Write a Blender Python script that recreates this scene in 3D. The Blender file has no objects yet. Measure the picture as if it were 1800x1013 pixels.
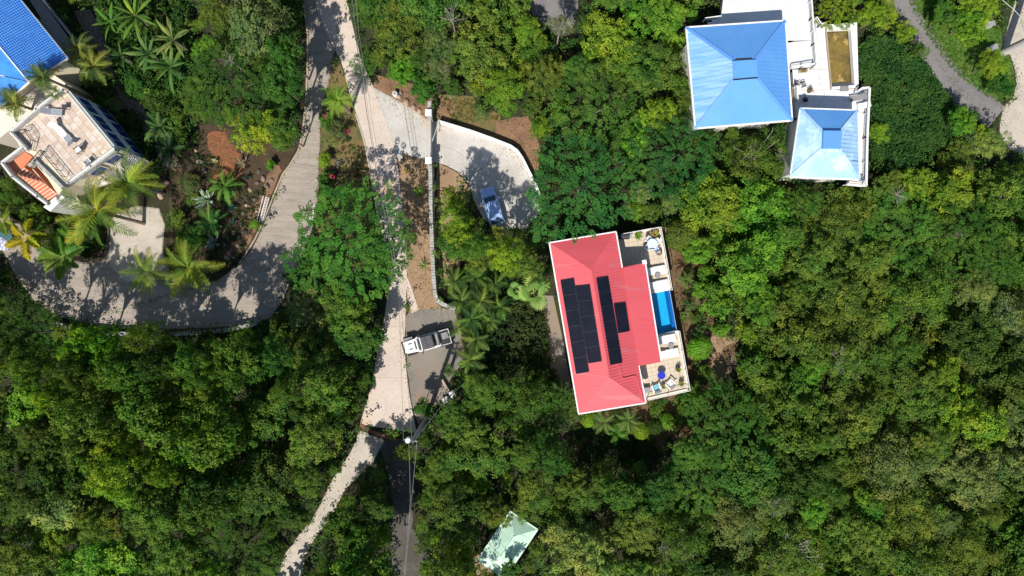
import bpy, bmesh, math, random
import numpy as np
from mathutils import Vector, Matrix
R = math.radians
random.seed(11)
rng = np.random.default_rng(11)
sc = bpy.context.scene
col = sc.collection

# ------------------------------------------------------------------ camera, sky, sun
H = 75.0                      # flight height of the drone above the lane
PPM = 16.0                    # photograph pixels per metre at ground level
cam_d = bpy.data.cameras.new('camera')
cam_d.lens = 24.0
cam_d.sensor_width = 36.0
cam_d.clip_start = 1.0
cam_d.clip_end = 2000.0
cam = bpy.data.objects.new('camera', cam_d)
cam.location = (0, 0, H)
col.objects.link(cam)
sc.camera = cam

SUN_EL, SUN_AZ = R(52), R(198.7)
world = bpy.data.worlds.new('World')
sc.world = world
world.use_nodes = True
wn = world.node_tree
bg = wn.nodes.get('Background') or wn.nodes.new('ShaderNodeBackground')
sky = wn.nodes.new('ShaderNodeTexSky')
sky.sky_type = 'NISHITA'
sky.sun_disc = False
sky.sun_elevation = SUN_EL
sky.sun_rotation = SUN_AZ
sky.air_density = 1.0
sky.dust_density = 0.6
wn.links.new(sky.outputs[0], bg.inputs[0])
bg.inputs[1].default_value = 0.09
sun_d = bpy.data.lights.new('sun', 'SUN')
sun_d.energy = 4.6
sun_d.angle = R(0.5)
sun_d.color = (1.0, 0.955, 0.88)
sun = bpy.data.objects.new('sun', sun_d)
sdir = Vector((math.sin(SUN_AZ) * math.cos(SUN_EL), math.cos(SUN_AZ) * math.cos(SUN_EL), math.sin(SUN_EL)))
sun.rotation_euler = sdir.to_track_quat('Z', 'Y').to_euler()
col.objects.link(sun)
sc.view_settings.view_transform = 'Standard'
sc.view_settings.look = 'None'
sc.view_settings.gamma = 1.0
sc.view_settings.use_curve_mapping = False
sc.view_settings.exposure = 0.28
try:
    sc.cycles.max_bounces = 6
    sc.cycles.diffuse_bounces = 3
    sc.cycles.transparent_max_bounces = 4
except Exception:
    pass

# ------------------------------------------------------------------ placing
def at(px, py, z=0.0):
    """survey: a point read off the aerial picture, at a known height, in metres"""
    k = (H - z) / H / PPM
    return Vector(((px - 900) * k, -(py - 506.5) * k, z))
def on_plane(px, py, p0, n):
    d = Vector(((px - 900) / PPM, -(py - 506.5) / PPM, -H))
    o = Vector((0, 0, H))
    t = (p0 - o).dot(n) / d.dot(n)
    return o + d * t
def pts(lst, z=0.0):
    return [at(x, y, z) for x, y in lst]

# ------------------------------------------------------------------ things and parts
def tag(o, label=None, cat=None, group=None, kind=None):
    if label: o['label'] = label
    if cat: o['category'] = cat
    if group: o['group'] = group
    if kind: o['kind'] = kind
    return o
def thing(name, label, cat, loc=(0, 0, 0), rz=0.0, group=None):
    o = bpy.data.objects.new(name, None)
    o.empty_display_size = .3
    col.objects.link(o)
    o.location = loc
    o.rotation_euler = (0, 0, rz)
    return tag(o, label, cat, group)
def wloc(o):
    v = Vector((0, 0, 0))
    while o is not None:
        v += Vector(o.location)
        o = o.parent
    return v
class MB:
    def __init__(s):
        s.v = []; s.f = []
    def add(s, vs, fs):
        n = len(s.v)
        s.v += [tuple(p) for p in vs]
        s.f += [tuple(i + n for i in f) for f in fs]
        return s
    def box(s, c, d, rz=0.0, M_=None):
        hx, hy, hz = d[0] / 2, d[1] / 2, d[2] / 2
        vs = [Vector((x, y, z)) for x in (-hx, hx) for y in (-hy, hy) for z in (-hz, hz)]
        m = M_ if M_ is not None else Matrix.Rotation(rz, 3, 'Z')
        vs = [m @ p + Vector(c) for p in vs]
        return s.add(vs, [(0, 1, 3, 2), (4, 6, 7, 5), (0, 4, 5, 1), (2, 3, 7, 6), (0, 2, 6, 4), (1, 5, 7, 3)])
    def taper(s, c, d0, d1, h, rz=0.0, off=(0, 0)):
        m = Matrix.Rotation(rz, 3, 'Z')
        vs = []
        for (dx, dy), z, o in ((d0, 0, (0, 0)), (d1, h, off)):
            for a, b in ((-1, -1), (1, -1), (1, 1), (-1, 1)):
                vs.append(m @ Vector((a * dx / 2 + o[0], b * dy / 2 + o[1], z)) + Vector(c))
        return s.add(vs, [(3, 2, 1, 0), (4, 5, 6, 7), (0, 1, 5, 4), (1, 2, 6, 5), (2, 3, 7, 6), (3, 0, 4, 7)])
    def beam(s, a, b, w, h):
        a, b = Vector(a), Vector(b)
        d = b - a
        L = d.length
        if L < 1e-6: return s
        x = d / L
        up = Vector((0, 0, 1)) if abs(x.z) < .95 else Vector((1, 0, 0))
        y = up.cross(x).normalized()
        z = x.cross(y)
        m = Matrix((x, y, z)).transposed()
        return s.box((a + b) / 2, (L, w, h), M_=m)
    def prism(s, poly, z0, z1):
        n = len(poly)
        A = [Vector((p[0], p[1], z0)) for p in poly]
        B = [Vector((p[0], p[1], z1)) for p in poly]
        ar = sum(poly[i][0] * poly[(i + 1) % n][1] - poly[(i + 1) % n][0] * poly[i][1] for i in range(n))
        top = tuple(range(n, 2 * n)); bot = tuple(reversed(range(n)))
        side = [(i, (i + 1) % n, n + (i + 1) % n, n + i) for i in range(n)]
        if ar < 0:
            top = tuple(reversed(top)); bot = tuple(reversed(bot)); side = [tuple(reversed(q)) for q in side]
        return s.add(A + B, [top, bot] + side)
    def tube(s, ps, r, seg=8, cap=True):
        ps = [Vector(p) for p in ps]
        n = len(ps)
        rr = r if isinstance(r, (list, tuple)) else [r] * n
        base = len(s.v)
        for i, p in enumerate(ps):
            t = (ps[min(i + 1, n - 1)] - ps[max(i - 1, 0)]).normalized()
            u = t.orthogonal().normalized() if abs(t.z) > .9 else Vector((0, 0, 1)).cross(t).normalized()
            w = t.cross(u)
            for k in range(seg):
                a = 2 * math.pi * k / seg
                s.v.append(tuple(p + (u * math.cos(a) + w * math.sin(a)) * rr[i]))
        for i in range(n - 1):
            for k in range(seg):
                a = base + i * seg + k; b = base + i * seg + (k + 1) % seg
                s.f.append((a, b, b + seg, a + seg))
        if cap:
            s.f.append(tuple(reversed(range(base, base + seg))))
            s.f.append(tuple(range(base + (n - 1) * seg, base + n * seg)))
        return s
    def cyl(s, c, r, h, seg=14, r2=None):
        c = Vector(c)
        return s.tube([c, c + Vector((0, 0, h))], [r, r if r2 is None else r2], seg)
    def mesh(s, name, mat=None, smooth=False, origin=None):
        me = bpy.data.meshes.new(name)
        v = s.v
        if origin is not None and origin.length > 0:
            v = [(p[0] - origin[0], p[1] - origin[1], p[2] - origin[2]) for p in v]
        me.from_pydata(v, [], s.f)
        if smooth: me.polygons.foreach_set('use_smooth', [True] * len(me.polygons))
        if mat: me.materials.append(mat)
        me.update()
        return me
    def build(s, name, mat, parent=None, smooth=False, label=None, kind=None):
        org = wloc(parent) if parent is not None else None
        o = bpy.data.objects.new(name, s.mesh(name, mat, smooth, org))
        col.objects.link(o)
        if parent is not None: o.parent = parent
        if label: o['label'] = label
        if kind: o['kind'] = kind
        return o
def copy_tree(o, parent=None, label=None):
    c = o.copy()
    col.objects.link(c)
    if parent is not None: c.parent = parent
    if label: c['label'] = label
    for ch in list(o.children): copy_tree(ch, c)
    return c
def inst(name, me, parent, loc=(0, 0, 0), rot=(0, 0, 0), scale=(1, 1, 1)):
    o = bpy.data.objects.new(name, me)
    col.objects.link(o)
    o.parent = parent
    o.location = loc; o.rotation_euler = rot; o.scale = scale
    return o

# ------------------------------------------------------------------ materials
def M(name, c1, c2=None, scale=.5, rough=.85, bump=0.0, bscale=8.0, metal=0.0, fine=.12, fscale=12.0, c3=None, s3=.12, t3=.6, spec=.4, coat=0.0, space='Object', stretch=None):
    m = bpy.data.materials.new(name)
    m.use_nodes = True
    nt = m.node_tree; N = nt.nodes; L = nt.links
    b = N['Principled BSDF']
    b.inputs['Roughness'].default_value = rough
    b.inputs['Metallic'].default_value = metal
    b.inputs['Specular IOR Level'].default_value = spec
    b.inputs['Coat Weight'].default_value = coat
    tc = N.new('ShaderNodeTexCoord')
    src = tc.outputs[space]
    if stretch:
        mp = N.new('ShaderNodeMapping')
        mp.inputs['Rotation'].default_value = (0, 0, stretch[0])
        mp.inputs['Scale'].default_value = (stretch[1], stretch[2], 1)
        L.new(src, mp.inputs[0]); src = mp.outputs[0]
    def noise(sca, det=6, ro=.6):
        n = N.new('ShaderNodeTexNoise')
        n.inputs['Scale'].default_value = sca
        n.inputs['Detail'].default_value = det
        n.inputs['Roughness'].default_value = ro
        L.new(src, n.inputs['Vector'])
        return n
    def ramp(fac, a, z):
        mr = N.new('ShaderNodeMapRange')
        mr.interpolation_type = 'SMOOTHSTEP'
        mr.inputs[1].default_value = a; mr.inputs[2].default_value = z
        L.new(fac, mr.inputs[0])
        return mr.outputs[0]
    def mix(f, a, b_, mode='MIX'):
        x = N.new('ShaderNodeMix'); x.data_type = 'RGBA'; x.blend_type = mode
        if isinstance(f, float): x.inputs[0].default_value = f
        else: L.new(f, x.inputs[0])
        for i, q in ((6, a), (7, b_)):
            if isinstance(q, tuple): x.inputs[i].default_value = (*q[:3], 1)
            else: L.new(q, x.inputs[i])
        return x.outputs[2]
    c = tuple(c1)
    if c2 is not None:
        c = mix(ramp(noise(scale).outputs[0], .36, .64), c1, c2)
    if c3 is not None:
        c = mix(ramp(noise(s3, 7, .65).outputs[0], t3, t3 + .14), c, c3)
    if fine > 0:
        f = noise(fscale, 4, .7)
        g = N.new('ShaderNodeMapRange')
        g.inputs[1].default_value = .25; g.inputs[2].default_value = .75
        g.inputs[3].default_value = 1 - fine; g.inputs[4].default_value = 1 + fine
        L.new(f.outputs[0], g.inputs[0])
        cc = N.new('ShaderNodeCombineColor')
        for i in range(3): L.new(g.outputs[0], cc.inputs[i])
        c = mix(1.0, c, cc.outputs[0], 'MULTIPLY')
    if isinstance(c, tuple): b.inputs['Base Color'].default_value = (*c[:3], 1)
    else: L.new(c, b.inputs['Base Color'])
    if bump > 0:
        bn = N.new('ShaderNodeBump')
        bn.inputs['Strength'].default_value = 1.0
        bn.inputs['Distance'].default_value = bump
        L.new(noise(bscale, 5).outputs[0], bn.inputs['Height'])
        L.new(bn.outputs[0], b.inputs['Normal'])
    return m

def leaf_material(name, trans=.40, rough=.55, own=None, tintamt=.55):
    """leaf colour comes from each plant's own object colour (or own), varied leaf by leaf"""
    m = bpy.data.materials.new(name)
    m.use_nodes = True
    nt = m.node_tree; N = nt.nodes; L = nt.links
    out = N['Material Output']; b = N['Principled BSDF']
    b.inputs['Roughness'].default_value = rough
    b.inputs['Specular IOR Level'].default_value = .14
    at_ = N.new('ShaderNodeAttribute'); at_.attribute_name = 'tint'
    if own is None:
        oi = N.new('ShaderNodeObjectInfo'); base = oi.outputs['Color']
    else:
        rgb = N.new('ShaderNodeRGB'); rgb.outputs[0].default_value = (*own, 1); base = rgb.outputs[0]
    tc = N.new('ShaderNodeNewGeometry')
    nz = N.new('ShaderNodeTexNoise'); nz.inputs['Scale'].default_value = .55; nz.inputs['Detail'].default_value = 5
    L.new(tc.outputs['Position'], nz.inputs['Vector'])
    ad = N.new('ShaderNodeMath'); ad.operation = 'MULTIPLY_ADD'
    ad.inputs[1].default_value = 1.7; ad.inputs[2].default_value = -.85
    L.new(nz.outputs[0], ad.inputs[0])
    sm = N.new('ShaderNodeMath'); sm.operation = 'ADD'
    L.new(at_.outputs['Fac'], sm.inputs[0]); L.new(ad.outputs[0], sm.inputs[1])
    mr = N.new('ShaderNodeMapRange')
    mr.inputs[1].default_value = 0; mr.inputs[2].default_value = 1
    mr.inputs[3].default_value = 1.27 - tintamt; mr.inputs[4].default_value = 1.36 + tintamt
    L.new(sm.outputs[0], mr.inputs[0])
    m2 = N.new('ShaderNodeMath'); m2.operation = 'MULTIPLY'; m2.inputs[1].default_value = 1.0
    L.new(mr.outputs[0], m2.inputs[0])
    cc = N.new('ShaderNodeCombineColor')
    # brighter leaves are also yellower
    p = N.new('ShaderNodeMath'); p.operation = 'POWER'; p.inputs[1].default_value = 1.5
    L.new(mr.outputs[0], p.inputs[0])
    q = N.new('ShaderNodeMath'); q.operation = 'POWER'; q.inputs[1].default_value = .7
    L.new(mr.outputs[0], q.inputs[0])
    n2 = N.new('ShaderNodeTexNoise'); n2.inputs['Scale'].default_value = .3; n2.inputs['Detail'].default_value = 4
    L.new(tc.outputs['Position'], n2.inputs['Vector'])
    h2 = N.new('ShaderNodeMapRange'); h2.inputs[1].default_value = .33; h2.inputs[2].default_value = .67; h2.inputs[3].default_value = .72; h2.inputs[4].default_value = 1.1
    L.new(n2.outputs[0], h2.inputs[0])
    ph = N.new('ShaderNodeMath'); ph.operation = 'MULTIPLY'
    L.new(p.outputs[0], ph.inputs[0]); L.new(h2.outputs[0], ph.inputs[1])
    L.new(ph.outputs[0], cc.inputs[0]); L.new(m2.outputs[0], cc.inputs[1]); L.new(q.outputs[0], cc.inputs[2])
    x = N.new('ShaderNodeMix'); x.data_type = 'RGBA'; x.blend_type = 'MULTIPLY'; x.inputs[0].default_value = 1
    L.new(base, x.inputs[6]); L.new(cc.outputs[0], x.inputs[7])
    L.new(x.outputs[2], b.inputs['Base Color'])
    t = N.new('ShaderNodeBsdfTranslucent')
    hs = N.new('ShaderNodeMix'); hs.data_type = 'RGBA'; hs.blend_type = 'MULTIPLY'; hs.inputs[0].default_value = 1
    hs.inputs[7].default_value = (1.15, 1.3, .5, 1)
    L.new(x.outputs[2], hs.inputs[6]); L.new(hs.outputs[2], t.inputs[0])
    ms = N.new('ShaderNodeMixShader'); ms.inputs[0].default_value = trans
    L.new(b.outputs[0], ms.inputs[1]); L.new(t.outputs[0], ms.inputs[2])
    L.new(ms.outputs[0], out.inputs[0])
    return m

MT = {
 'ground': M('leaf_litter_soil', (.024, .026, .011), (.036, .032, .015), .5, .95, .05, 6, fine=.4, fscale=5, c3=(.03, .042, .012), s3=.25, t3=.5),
 'soil': M('brown_soil', (.26, .15, .085), (.19, .11, .065), .5, .95, .05, 8, fine=.35, fscale=7, c3=(.13, .07, .035), s3=.5, t3=.56),
 'verge': M('tan_soil', (.27, .18, .105), (.33, .215, .13), .35, .95, .02, 10, fine=.22, fscale=9, c3=(.27, .13, .065), s3=.5, t3=.6),
 'redsoil': M('red_soil', (.26, .10, .045), (.20, .085, .04), 1.2, .95, .06, 8, fine=.35, fscale=8),
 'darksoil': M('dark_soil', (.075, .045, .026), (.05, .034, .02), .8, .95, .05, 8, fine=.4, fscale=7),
 'palesoil': M('pale_dry_soil', (.32, .22, .14), (.25, .16, .09), .8, .95, .05, 8, fine=.3, fscale=7),
 'oliveground': M('thin_turf', (.13, .115, .04), (.19, .125, .05), .5, .95, .03, 10, fine=.3, fscale=8, c3=(.08, .09, .03), s3=.4, t3=.52),
 'pink': M('pinkish_concrete', (.56, .46, .385), (.50, .405, .335), .3, .85, .004, 30, fine=.10, fscale=3.5, c3=(.62, .37, .22), s3=.12, t3=.58),
 'slab': M('pinkish_concrete_slab', (.58, .485, .41), (.52, .43, .36), .3, .85, .004, 30, fine=.12, fscale=3.0, c3=(.60, .38, .25), s3=.16, t3=.55, space='Object'),
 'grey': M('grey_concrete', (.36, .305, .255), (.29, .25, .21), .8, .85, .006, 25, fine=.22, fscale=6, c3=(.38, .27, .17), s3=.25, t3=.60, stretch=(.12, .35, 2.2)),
 'white': M('pale_driveway_concrete', (.52, .49, .45), (.44, .41, .37), .3, .85, .004, 25, fine=.12, fscale=4, c3=(.46, .39, .31), s3=.14, t3=.52),
 'gravel': M('grey_gravel', (.19, .175, .155), (.24, .205, .17), .3, .95, .02, 20, fine=.25, fscale=14, c3=(.28, .19, .125), s3=.13, t3=.5),
 'lane': M('lower_lane_concrete', (.50, .44, .37), (.42, .37, .31), .4, .85, .005, 25, fine=.15, fscale=4),
 'asphalt': M('worn_asphalt', (.17, .16, .165), (.21, .195, .19), .4, .9, .006, 25, fine=.15, fscale=7),
 'paver': M('flagstone', (.22, .16, .14), (.14, .11, .11), 2.2, .85, .01, 10, fine=.35, fscale=5),
 'curb': M('curb_concrete', (.44, .34, .26), (.36, .28, .21), .8, .85, .005, 20, fine=.15),
 'cap': M('white_painted_masonry', (.78, .77, .74), (.70, .69, .66), 1.2, .7, .003, 20, fine=.06),
 'wall': M('cream_render', (.72, .63, .46), (.66, .58, .43), 1.0, .8, .003, 18, fine=.06),
 'greenwall': M('sage_render', (.40, .47, .44), (.36, .43, .41), 1.0, .8, .003, 18, fine=.05),
 'stone': M('grey_rubble_stone', (.46, .45, .42), (.33, .32, .30), 2.5, .9, .04, 6, fine=.25, fscale=8),
 'rock': M('weathered_rock', (.30, .24, .20), (.17, .14, .125), 1.5, .9, .06, 4, fine=.3, fscale=6),
 'rockdark': M('dark_rock', (.10, .085, .08), (.16, .12, .10), 1.5, .9, .06, 4, fine=.3, fscale=6),
 'rocktan': M('tan_rock', (.46, .33, .22), (.34, .25, .18), 1.5, .9, .06, 4, fine=.25, fscale=6),
 'rockpink': M('pink_rock', (.55, .33, .27), (.48, .30, .24), 1.5, .9, .06, 4, fine=.2, fscale=6),
 'red': M('red_metal_roof', (.66, .105, .12), (.61, .095, .11), .25, .42, 0, fine=.07, fscale=2, spec=.5, c3=(.58, .14, .15), s3=.5, t3=.54, stretch=(.17, .3, 2.6)),
 'bluefade': M('faded_blue_metal_roof', (.17, .38, .72), (.30, .50, .78), .5, .5, 0, fine=.06, fscale=3, spec=.4, stretch=(.1, .35, 3.5)),
 'shadedsoil': M('garden_soil_painted_shade', (.17, .10, .055), (.12, .075, .04), .6, .95, .05, 8, fine=.4, fscale=7, c3=(.26, .15, .08), s3=.5, t3=.58),  # brown soil darkened, the shadow on it put into the colour
 'redtrim': M('white_metal_fascia', (.80, .76, .73), None, fine=.03, rough=.5),
 'blue': M('blue_metal_roof', (.105, .31, .68), (.125, .34, .71), .4, .38, 0, fine=.03, fscale=3, spec=.5),
 'bluecap': M('blue_metal_ridge_cap', (.12, .31, .72), None, fine=.03, rough=.35),
 'paleblue': M('sun_bleached_blue_roof', (.30, .51, .77), (.38, .58, .81), .6, .5, 0, fine=.05, fscale=2, c3=(.50, .68, .84), s3=.5, t3=.5),
 'bluetile': M('glazed_blue_tile', (.04, .20, .62), (.055, .25, .70), 1.2, .55, 0, fine=.12, fscale=4, spec=.3),
 'tilejoint': M('tile_joint', (.012, .07, .26), None, fine=.1, rough=.8),
 'track': M('dirt_track_painted_shade', (.105, .095, .085), (.075, .065, .055), .5, .95, .03, 10, fine=.3, fscale=9),  # dirt darkened, shade of the trees put into its colour
 'bluetile2': M('pale_blue_tile', (.10, .33, .72), (.07, .28, .66), 1.2, .35, 0, fine=.1, fscale=4, spec=.5),
 'mint': M('mint_metal_roof', (.56, .78, .62), (.52, .74, .58), .8, .45, 0, fine=.06, fscale=5, c3=(.48, .66, .50), s3=.8, t3=.6),
 'deck': M('white_painted_deck', (.74, .735, .73), (.66, .655, .65), 1.5, .75, .004, 8, fine=.10, fscale=6, c3=(.45, .44, .44), s3=1.2, t3=.68),
 'deckstone': M('white_pool_paving', (.72, .72, .72), (.64, .64, .65), 1.5, .8, .003, 8, fine=.10, fscale=9),
 'travertine': M('travertine', (.72, .58, .48), (.63, .49, .39), .9, .7, .002, 8, fine=.10, fscale=5, c3=(.58, .40, .28), s3=.6, t3=.64),
 'patio': M('cream_patio_tile', (.60, .50, .375), (.54, .45, .34), .8, .7, .002, 8, fine=.09, fscale=5),
 'grout': M('dark_grout', (.40, .33, .26), None, fine=.15),
 'terracotta': M('terracotta_tile', (.66, .20, .09), (.58, .22, .12), 2.0, .7, .002, 10, fine=.15),
 'coping': M('pale_coping_stone', (.74, .66, .55), (.68, .61, .51), 1.2, .7, .002, 8, fine=.07),
 'panel': M('solar_glass', (.008, .009, .016), (.011, .012, .020), .8, .25, 0, fine=.1, spec=.3),
 'panelframe': M('panel_frame', (.055, .058, .075), None, fine=0, rough=.35, metal=.6),
 'steel': M('galvanised_steel', (.50, .50, .50), (.42, .42, .42), 3, .5, 0, metal=.5, fine=.08),
 'darkmetal': M('dark_metal', (.045, .045, .05), None, fine=.1, rough=.5, metal=.4),
 'black': M('black_plastic', (.018, .018, .02), None, fine=.1, rough=.55),
 'charcoal': M('charcoal_fabric', (.055, .052, .06), (.045, .043, .05), 3, .85, 0, fine=.15),
 'greyplastic': M('grey_plastic', (.26, .25, .25), (.21, .20, .20), 3, .7, 0, fine=.12),
 'carwhite': M('white_car_paint', (.80, .80, .80), None, fine=.02, rough=.25, coat=.6),
 'carsilver': M('pale_blue_car_paint', (.38, .53, .84), None, fine=.02, rough=.3, coat=.7, metal=.15),
 'glass': M('dark_window_glass', (.012, .016, .022), None, fine=0, rough=.06, coat=.5, spec=.6),
 'blueglass': M('blue_shutter_glass', (.015, .045, .22), (.02, .055, .26), 2, .15, 0, fine=.05, spec=.6),
 'rubber': M('tyre_rubber', (.02, .02, .02), None, fine=.1, rough=.9),
 'lamp': M('headlamp_lens', (.75, .76, .78), None, fine=0, rough=.1, coat=.8),
 'redlens': M('tail_lamp_lens', (.45, .02, .02), None, fine=0, rough=.15, coat=.8),
 'sling': M('grey_sling_fabric', (.30, .31, .34), (.25, .26, .29), 4, .8, 0, fine=.12),
 'whitefab': M('white_cushion', (.80, .79, .77), (.74, .73, .72), 3, .85, .004, 10, fine=.06),
 'bluecushion': M('blue_striped_cushion', (.16, .30, .62), (.60, .68, .78), 9, .8, 0, fine=.1),
 'turquoise': M('turquoise_painted_wood', (.12, .45, .60), (.20, .55, .68), 2, .6, 0, fine=.08),
 'cobalt': M('cobalt_blue_table_top', (.02, .035, .42), (.025, .045, .48), 2, .35, 0, fine=.05, coat=.3),
 'bark': M('grey_bark', (.17, .14, .115), (.11, .09, .07), 1.5, .95, .03, 6, fine=.25),
 'twig': M('bleached_twig', (.40, .35, .30), (.30, .26, .22), 2, .9, .01, 8, fine=.2),
 'palmtrunk': M('palm_trunk', (.30, .24, .18), (.20, .16, .12), 3, .95, .03, 9, fine=.25),
 'pole': M('grey_utility_pole', (.34, .33, .33), (.28, .275, .28), 1.2, .75, .004, 9, fine=.1),
 'palepole': M('pale_utility_pole', (.56, .52, .49), (.50, .47, .44), 1.2, .75, .004, 9, fine=.1),
 'transformer': M('pale_transformer_enamel', (.55, .56, .57), None, fine=.05, rough=.4),
 'wire': M('bare_wire', (.34, .33, .32), None, fine=0, rough=.5, metal=.5),
 'blackwire': M('dark_cable', (.05, .05, .05), None, fine=0, rough=.7),
 'waterbrown': M('stagnant_pool_water', (.22, .155, .04), (.105, .08, .028), .55, .12, .01, 3, fine=.25, fscale=3, c3=(.42, .29, .09), s3=.7, t3=.52, spec=.5),
 'poolwhite': M('bleached_pool_lining', (.62, .57, .48), (.56, .51, .43), 1.4, .8, .002, 8, fine=.1),
 'poolblue': M('aqua_pool_lining', (.14, .68, .84), (.17, .71, .86), 1.5, .5, .01, 3, fine=.10, fscale=6),
 'pot': M('brown_plant_pot', (.14, .095, .07), (.10, .07, .05), 3, .7, 0, fine=.15),
 'rustorange': M('cut_palm_stems', (.42, .22, .07), (.30, .17, .07), 3, .8, 0, fine=.2),
 'teal': M('teal_awning', (.04, .13, .15), (.05, .15, .17), 1, .6, 0, fine=.1),
 'cloth': M('white_tarpaulin', (.72, .72, .78), (.5, .5, .66), 2.5, .7, .05, 2, fine=.1),
 'leaf': leaf_material('leaves'),
 'flower': M('magenta_bracts', (.55, .03, .12), None, fine=.1),
}
def water_material(name, tint):
    m = bpy.data.materials.new(name); m.use_nodes = True
    nt = m.node_tree; N = nt.nodes; L = nt.links
    b = N['Principled BSDF']
    b.inputs['Base Color'].default_value = (*tint, 1)
    b.inputs['Roughness'].default_value = .03
    b.inputs['IOR'].default_value = 1.33
    tr = N.new('ShaderNodeBsdfTransparent'); tr.inputs[0].default_value = (*tint, 1)
    gl = N.new('ShaderNodeBsdfGlossy'); gl.inputs['Roughness'].default_value = .04
    fr = N.new('ShaderNodeFresnel'); fr.inputs[0].default_value = 1.33
    tc = N.new('ShaderNodeTexCoord'); nz = N.new('ShaderNodeTexNoise'); nz.inputs['Scale'].default_value = 3.0
    bp = N.new('ShaderNodeBump'); bp.inputs['Distance'].default_value = .02
    L.new(tc.outputs['Object'], nz.inputs['Vector']); L.new(nz.outputs[0], bp.inputs['Height'])
    L.new(bp.outputs[0], gl.inputs['Normal']); L.new(bp.outputs[0], fr.inputs['Normal'])
    ms = N.new('ShaderNodeMixShader')
    L.new(fr.outputs[0], ms.inputs[0]); L.new(tr.outputs[0], ms.inputs[1]); L.new(gl.outputs[0], ms.inputs[2])
    L.new(ms.outputs[0], N['Material Output'].inputs[0])
    return m
MT['water'] = water_material('pool_water', (.55, .86, .97))
MT['carglass'] = M('glass_painted_sky', (.05, .09, .16), None, fine=0, rough=.08, coat=1.0, spec=.8)  # blue of the reflected sky put into the glass colour
# ------------------------------------------------------------------ ground sheets
def smooth_poly(p, n=3):
    """Catmull-Rom through a closed outline given in picture pixels"""
    out = []
    m = len(p)
    for i in range(m):
        p0, p1, p2, p3 = (np.array(p[(i + k) % m], float) for k in (-1, 0, 1, 2))
        for j in range(n):
            t = j / n
            out.append(tuple(.5 * ((2 * p1) + (-p0 + p2) * t + (2 * p0 - 5 * p1 + 4 * p2 - p3) * t * t + (-p0 + 3 * p1 - 3 * p2 + p3) * t ** 3)))
    return out
def ragged(p, step=10, amp=3):
    out = []
    m = len(p)
    for i in range(m):
        a = np.array(p[i], float); b = np.array(p[(i + 1) % m], float)
        L = np.linalg.norm(b - a); k = max(1, int(L / step))
        for j in range(k):
            q = a + (b - a) * j / k + np.array([random.uniform(-amp, amp), random.uniform(-amp, amp)])
            out.append(tuple(q))
    return out
def sheet(name, poly, z, mat, parent=None, kind='structure', thick=0.0):
    mb = MB()
    w = pts(poly, z)
    w = [at(x, y, 0) for x, y in poly]
    w = [(p[0], p[1]) for p in w]
    if thick > 0:
        mb.prism(w, z - thick, z)
    else:
        ar = sum(w[i][0] * w[(i + 1) % len(w)][1] - w[(i + 1) % len(w)][0] * w[i][1] for i in range(len(w)))
        if ar < 0: w = w[::-1]
        mb.add([(x, y, z) for x, y in w], [tuple(range(len(w)))])
    o = mb.build(name, mat, parent)
    if parent is None and kind: o['kind'] = kind
    return o
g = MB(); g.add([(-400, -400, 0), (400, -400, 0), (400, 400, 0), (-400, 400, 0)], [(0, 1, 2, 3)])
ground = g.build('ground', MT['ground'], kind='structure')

def cr(p0, p1, p2, p3, t):
    return .5 * ((2 * p1) + (-p0 + p2) * t + (2 * p0 - 5 * p1 + 4 * p2 - p3) * t * t + (-p0 + 3 * p1 - 3 * p2 + p3) * t ** 3)
def along(secs, u):
    """secs: list of (lx,ly,rx,ry); u in [0,len-1]"""
    s = [np.array(q, float) for q in secs]
    i = min(int(u), len(s) - 2); t = u - i
    p0 = s[max(i - 1, 0)]; p3 = s[min(i + 2, len(s) - 1)]
    return cr(p0, s[i], s[i + 1], p3, t)
def road(name, secs, slab_len, matbase, matslab, z):
    """a base sheet with separately cast slabs lying on it, open joints between them"""
    L = [along(secs, u) for u in np.linspace(0, len(secs) - 1, 12 * (len(secs) - 1) + 1)]
    outline = [(q[0], q[1]) for q in L] + [(q[2], q[3]) for q in reversed(L)]
    base = sheet(name, outline, z, matbase)
    mid = [np.array([(q[0] + q[2]) / 2, (q[1] + q[3]) / 2]) for q in L]
    acc = [0]
    for a, b in zip(mid, mid[1:]): acc.append(acc[-1] + np.linalg.norm(b - a) / PPM)
    n = max(1, round(acc[-1] / slab_len))
    edges = np.interp(np.linspace(0, acc[-1], n + 1), acc, np.linspace(0, len(secs) - 1, len(acc)))
    for i in range(n):
        a, b = edges[i], edges[i + 1]
        e = .012 / max(.2, acc[-1] / n) * (b - a)
        us = np.linspace(a + e, b - e, 4)
        qs = [along(secs, u) for u in us]
        def inn(q):
            d = np.array([q[2] - q[0], q[3] - q[1]]); d = d / (np.linalg.norm(d) + 1e-6) * .5
            return (q[0] + d[0], q[1] + d[1]), (q[2] - d[0], q[3] - d[1])
        poly = [inn(q)[0] for q in qs] + [inn(q)[1] for q in reversed(qs)]
        sheet('slab', poly, z + .02 + .001 * (i % 3), matslab, base, thick=.019)
    return base, outline

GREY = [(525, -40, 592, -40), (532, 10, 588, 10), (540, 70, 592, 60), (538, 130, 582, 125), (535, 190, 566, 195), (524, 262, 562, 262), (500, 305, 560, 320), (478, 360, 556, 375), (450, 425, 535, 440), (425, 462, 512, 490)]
grey_road, GREY_O = road('driveway_road', GREY, 4.2, MT['grey'], MT['grey'], .02)
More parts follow.
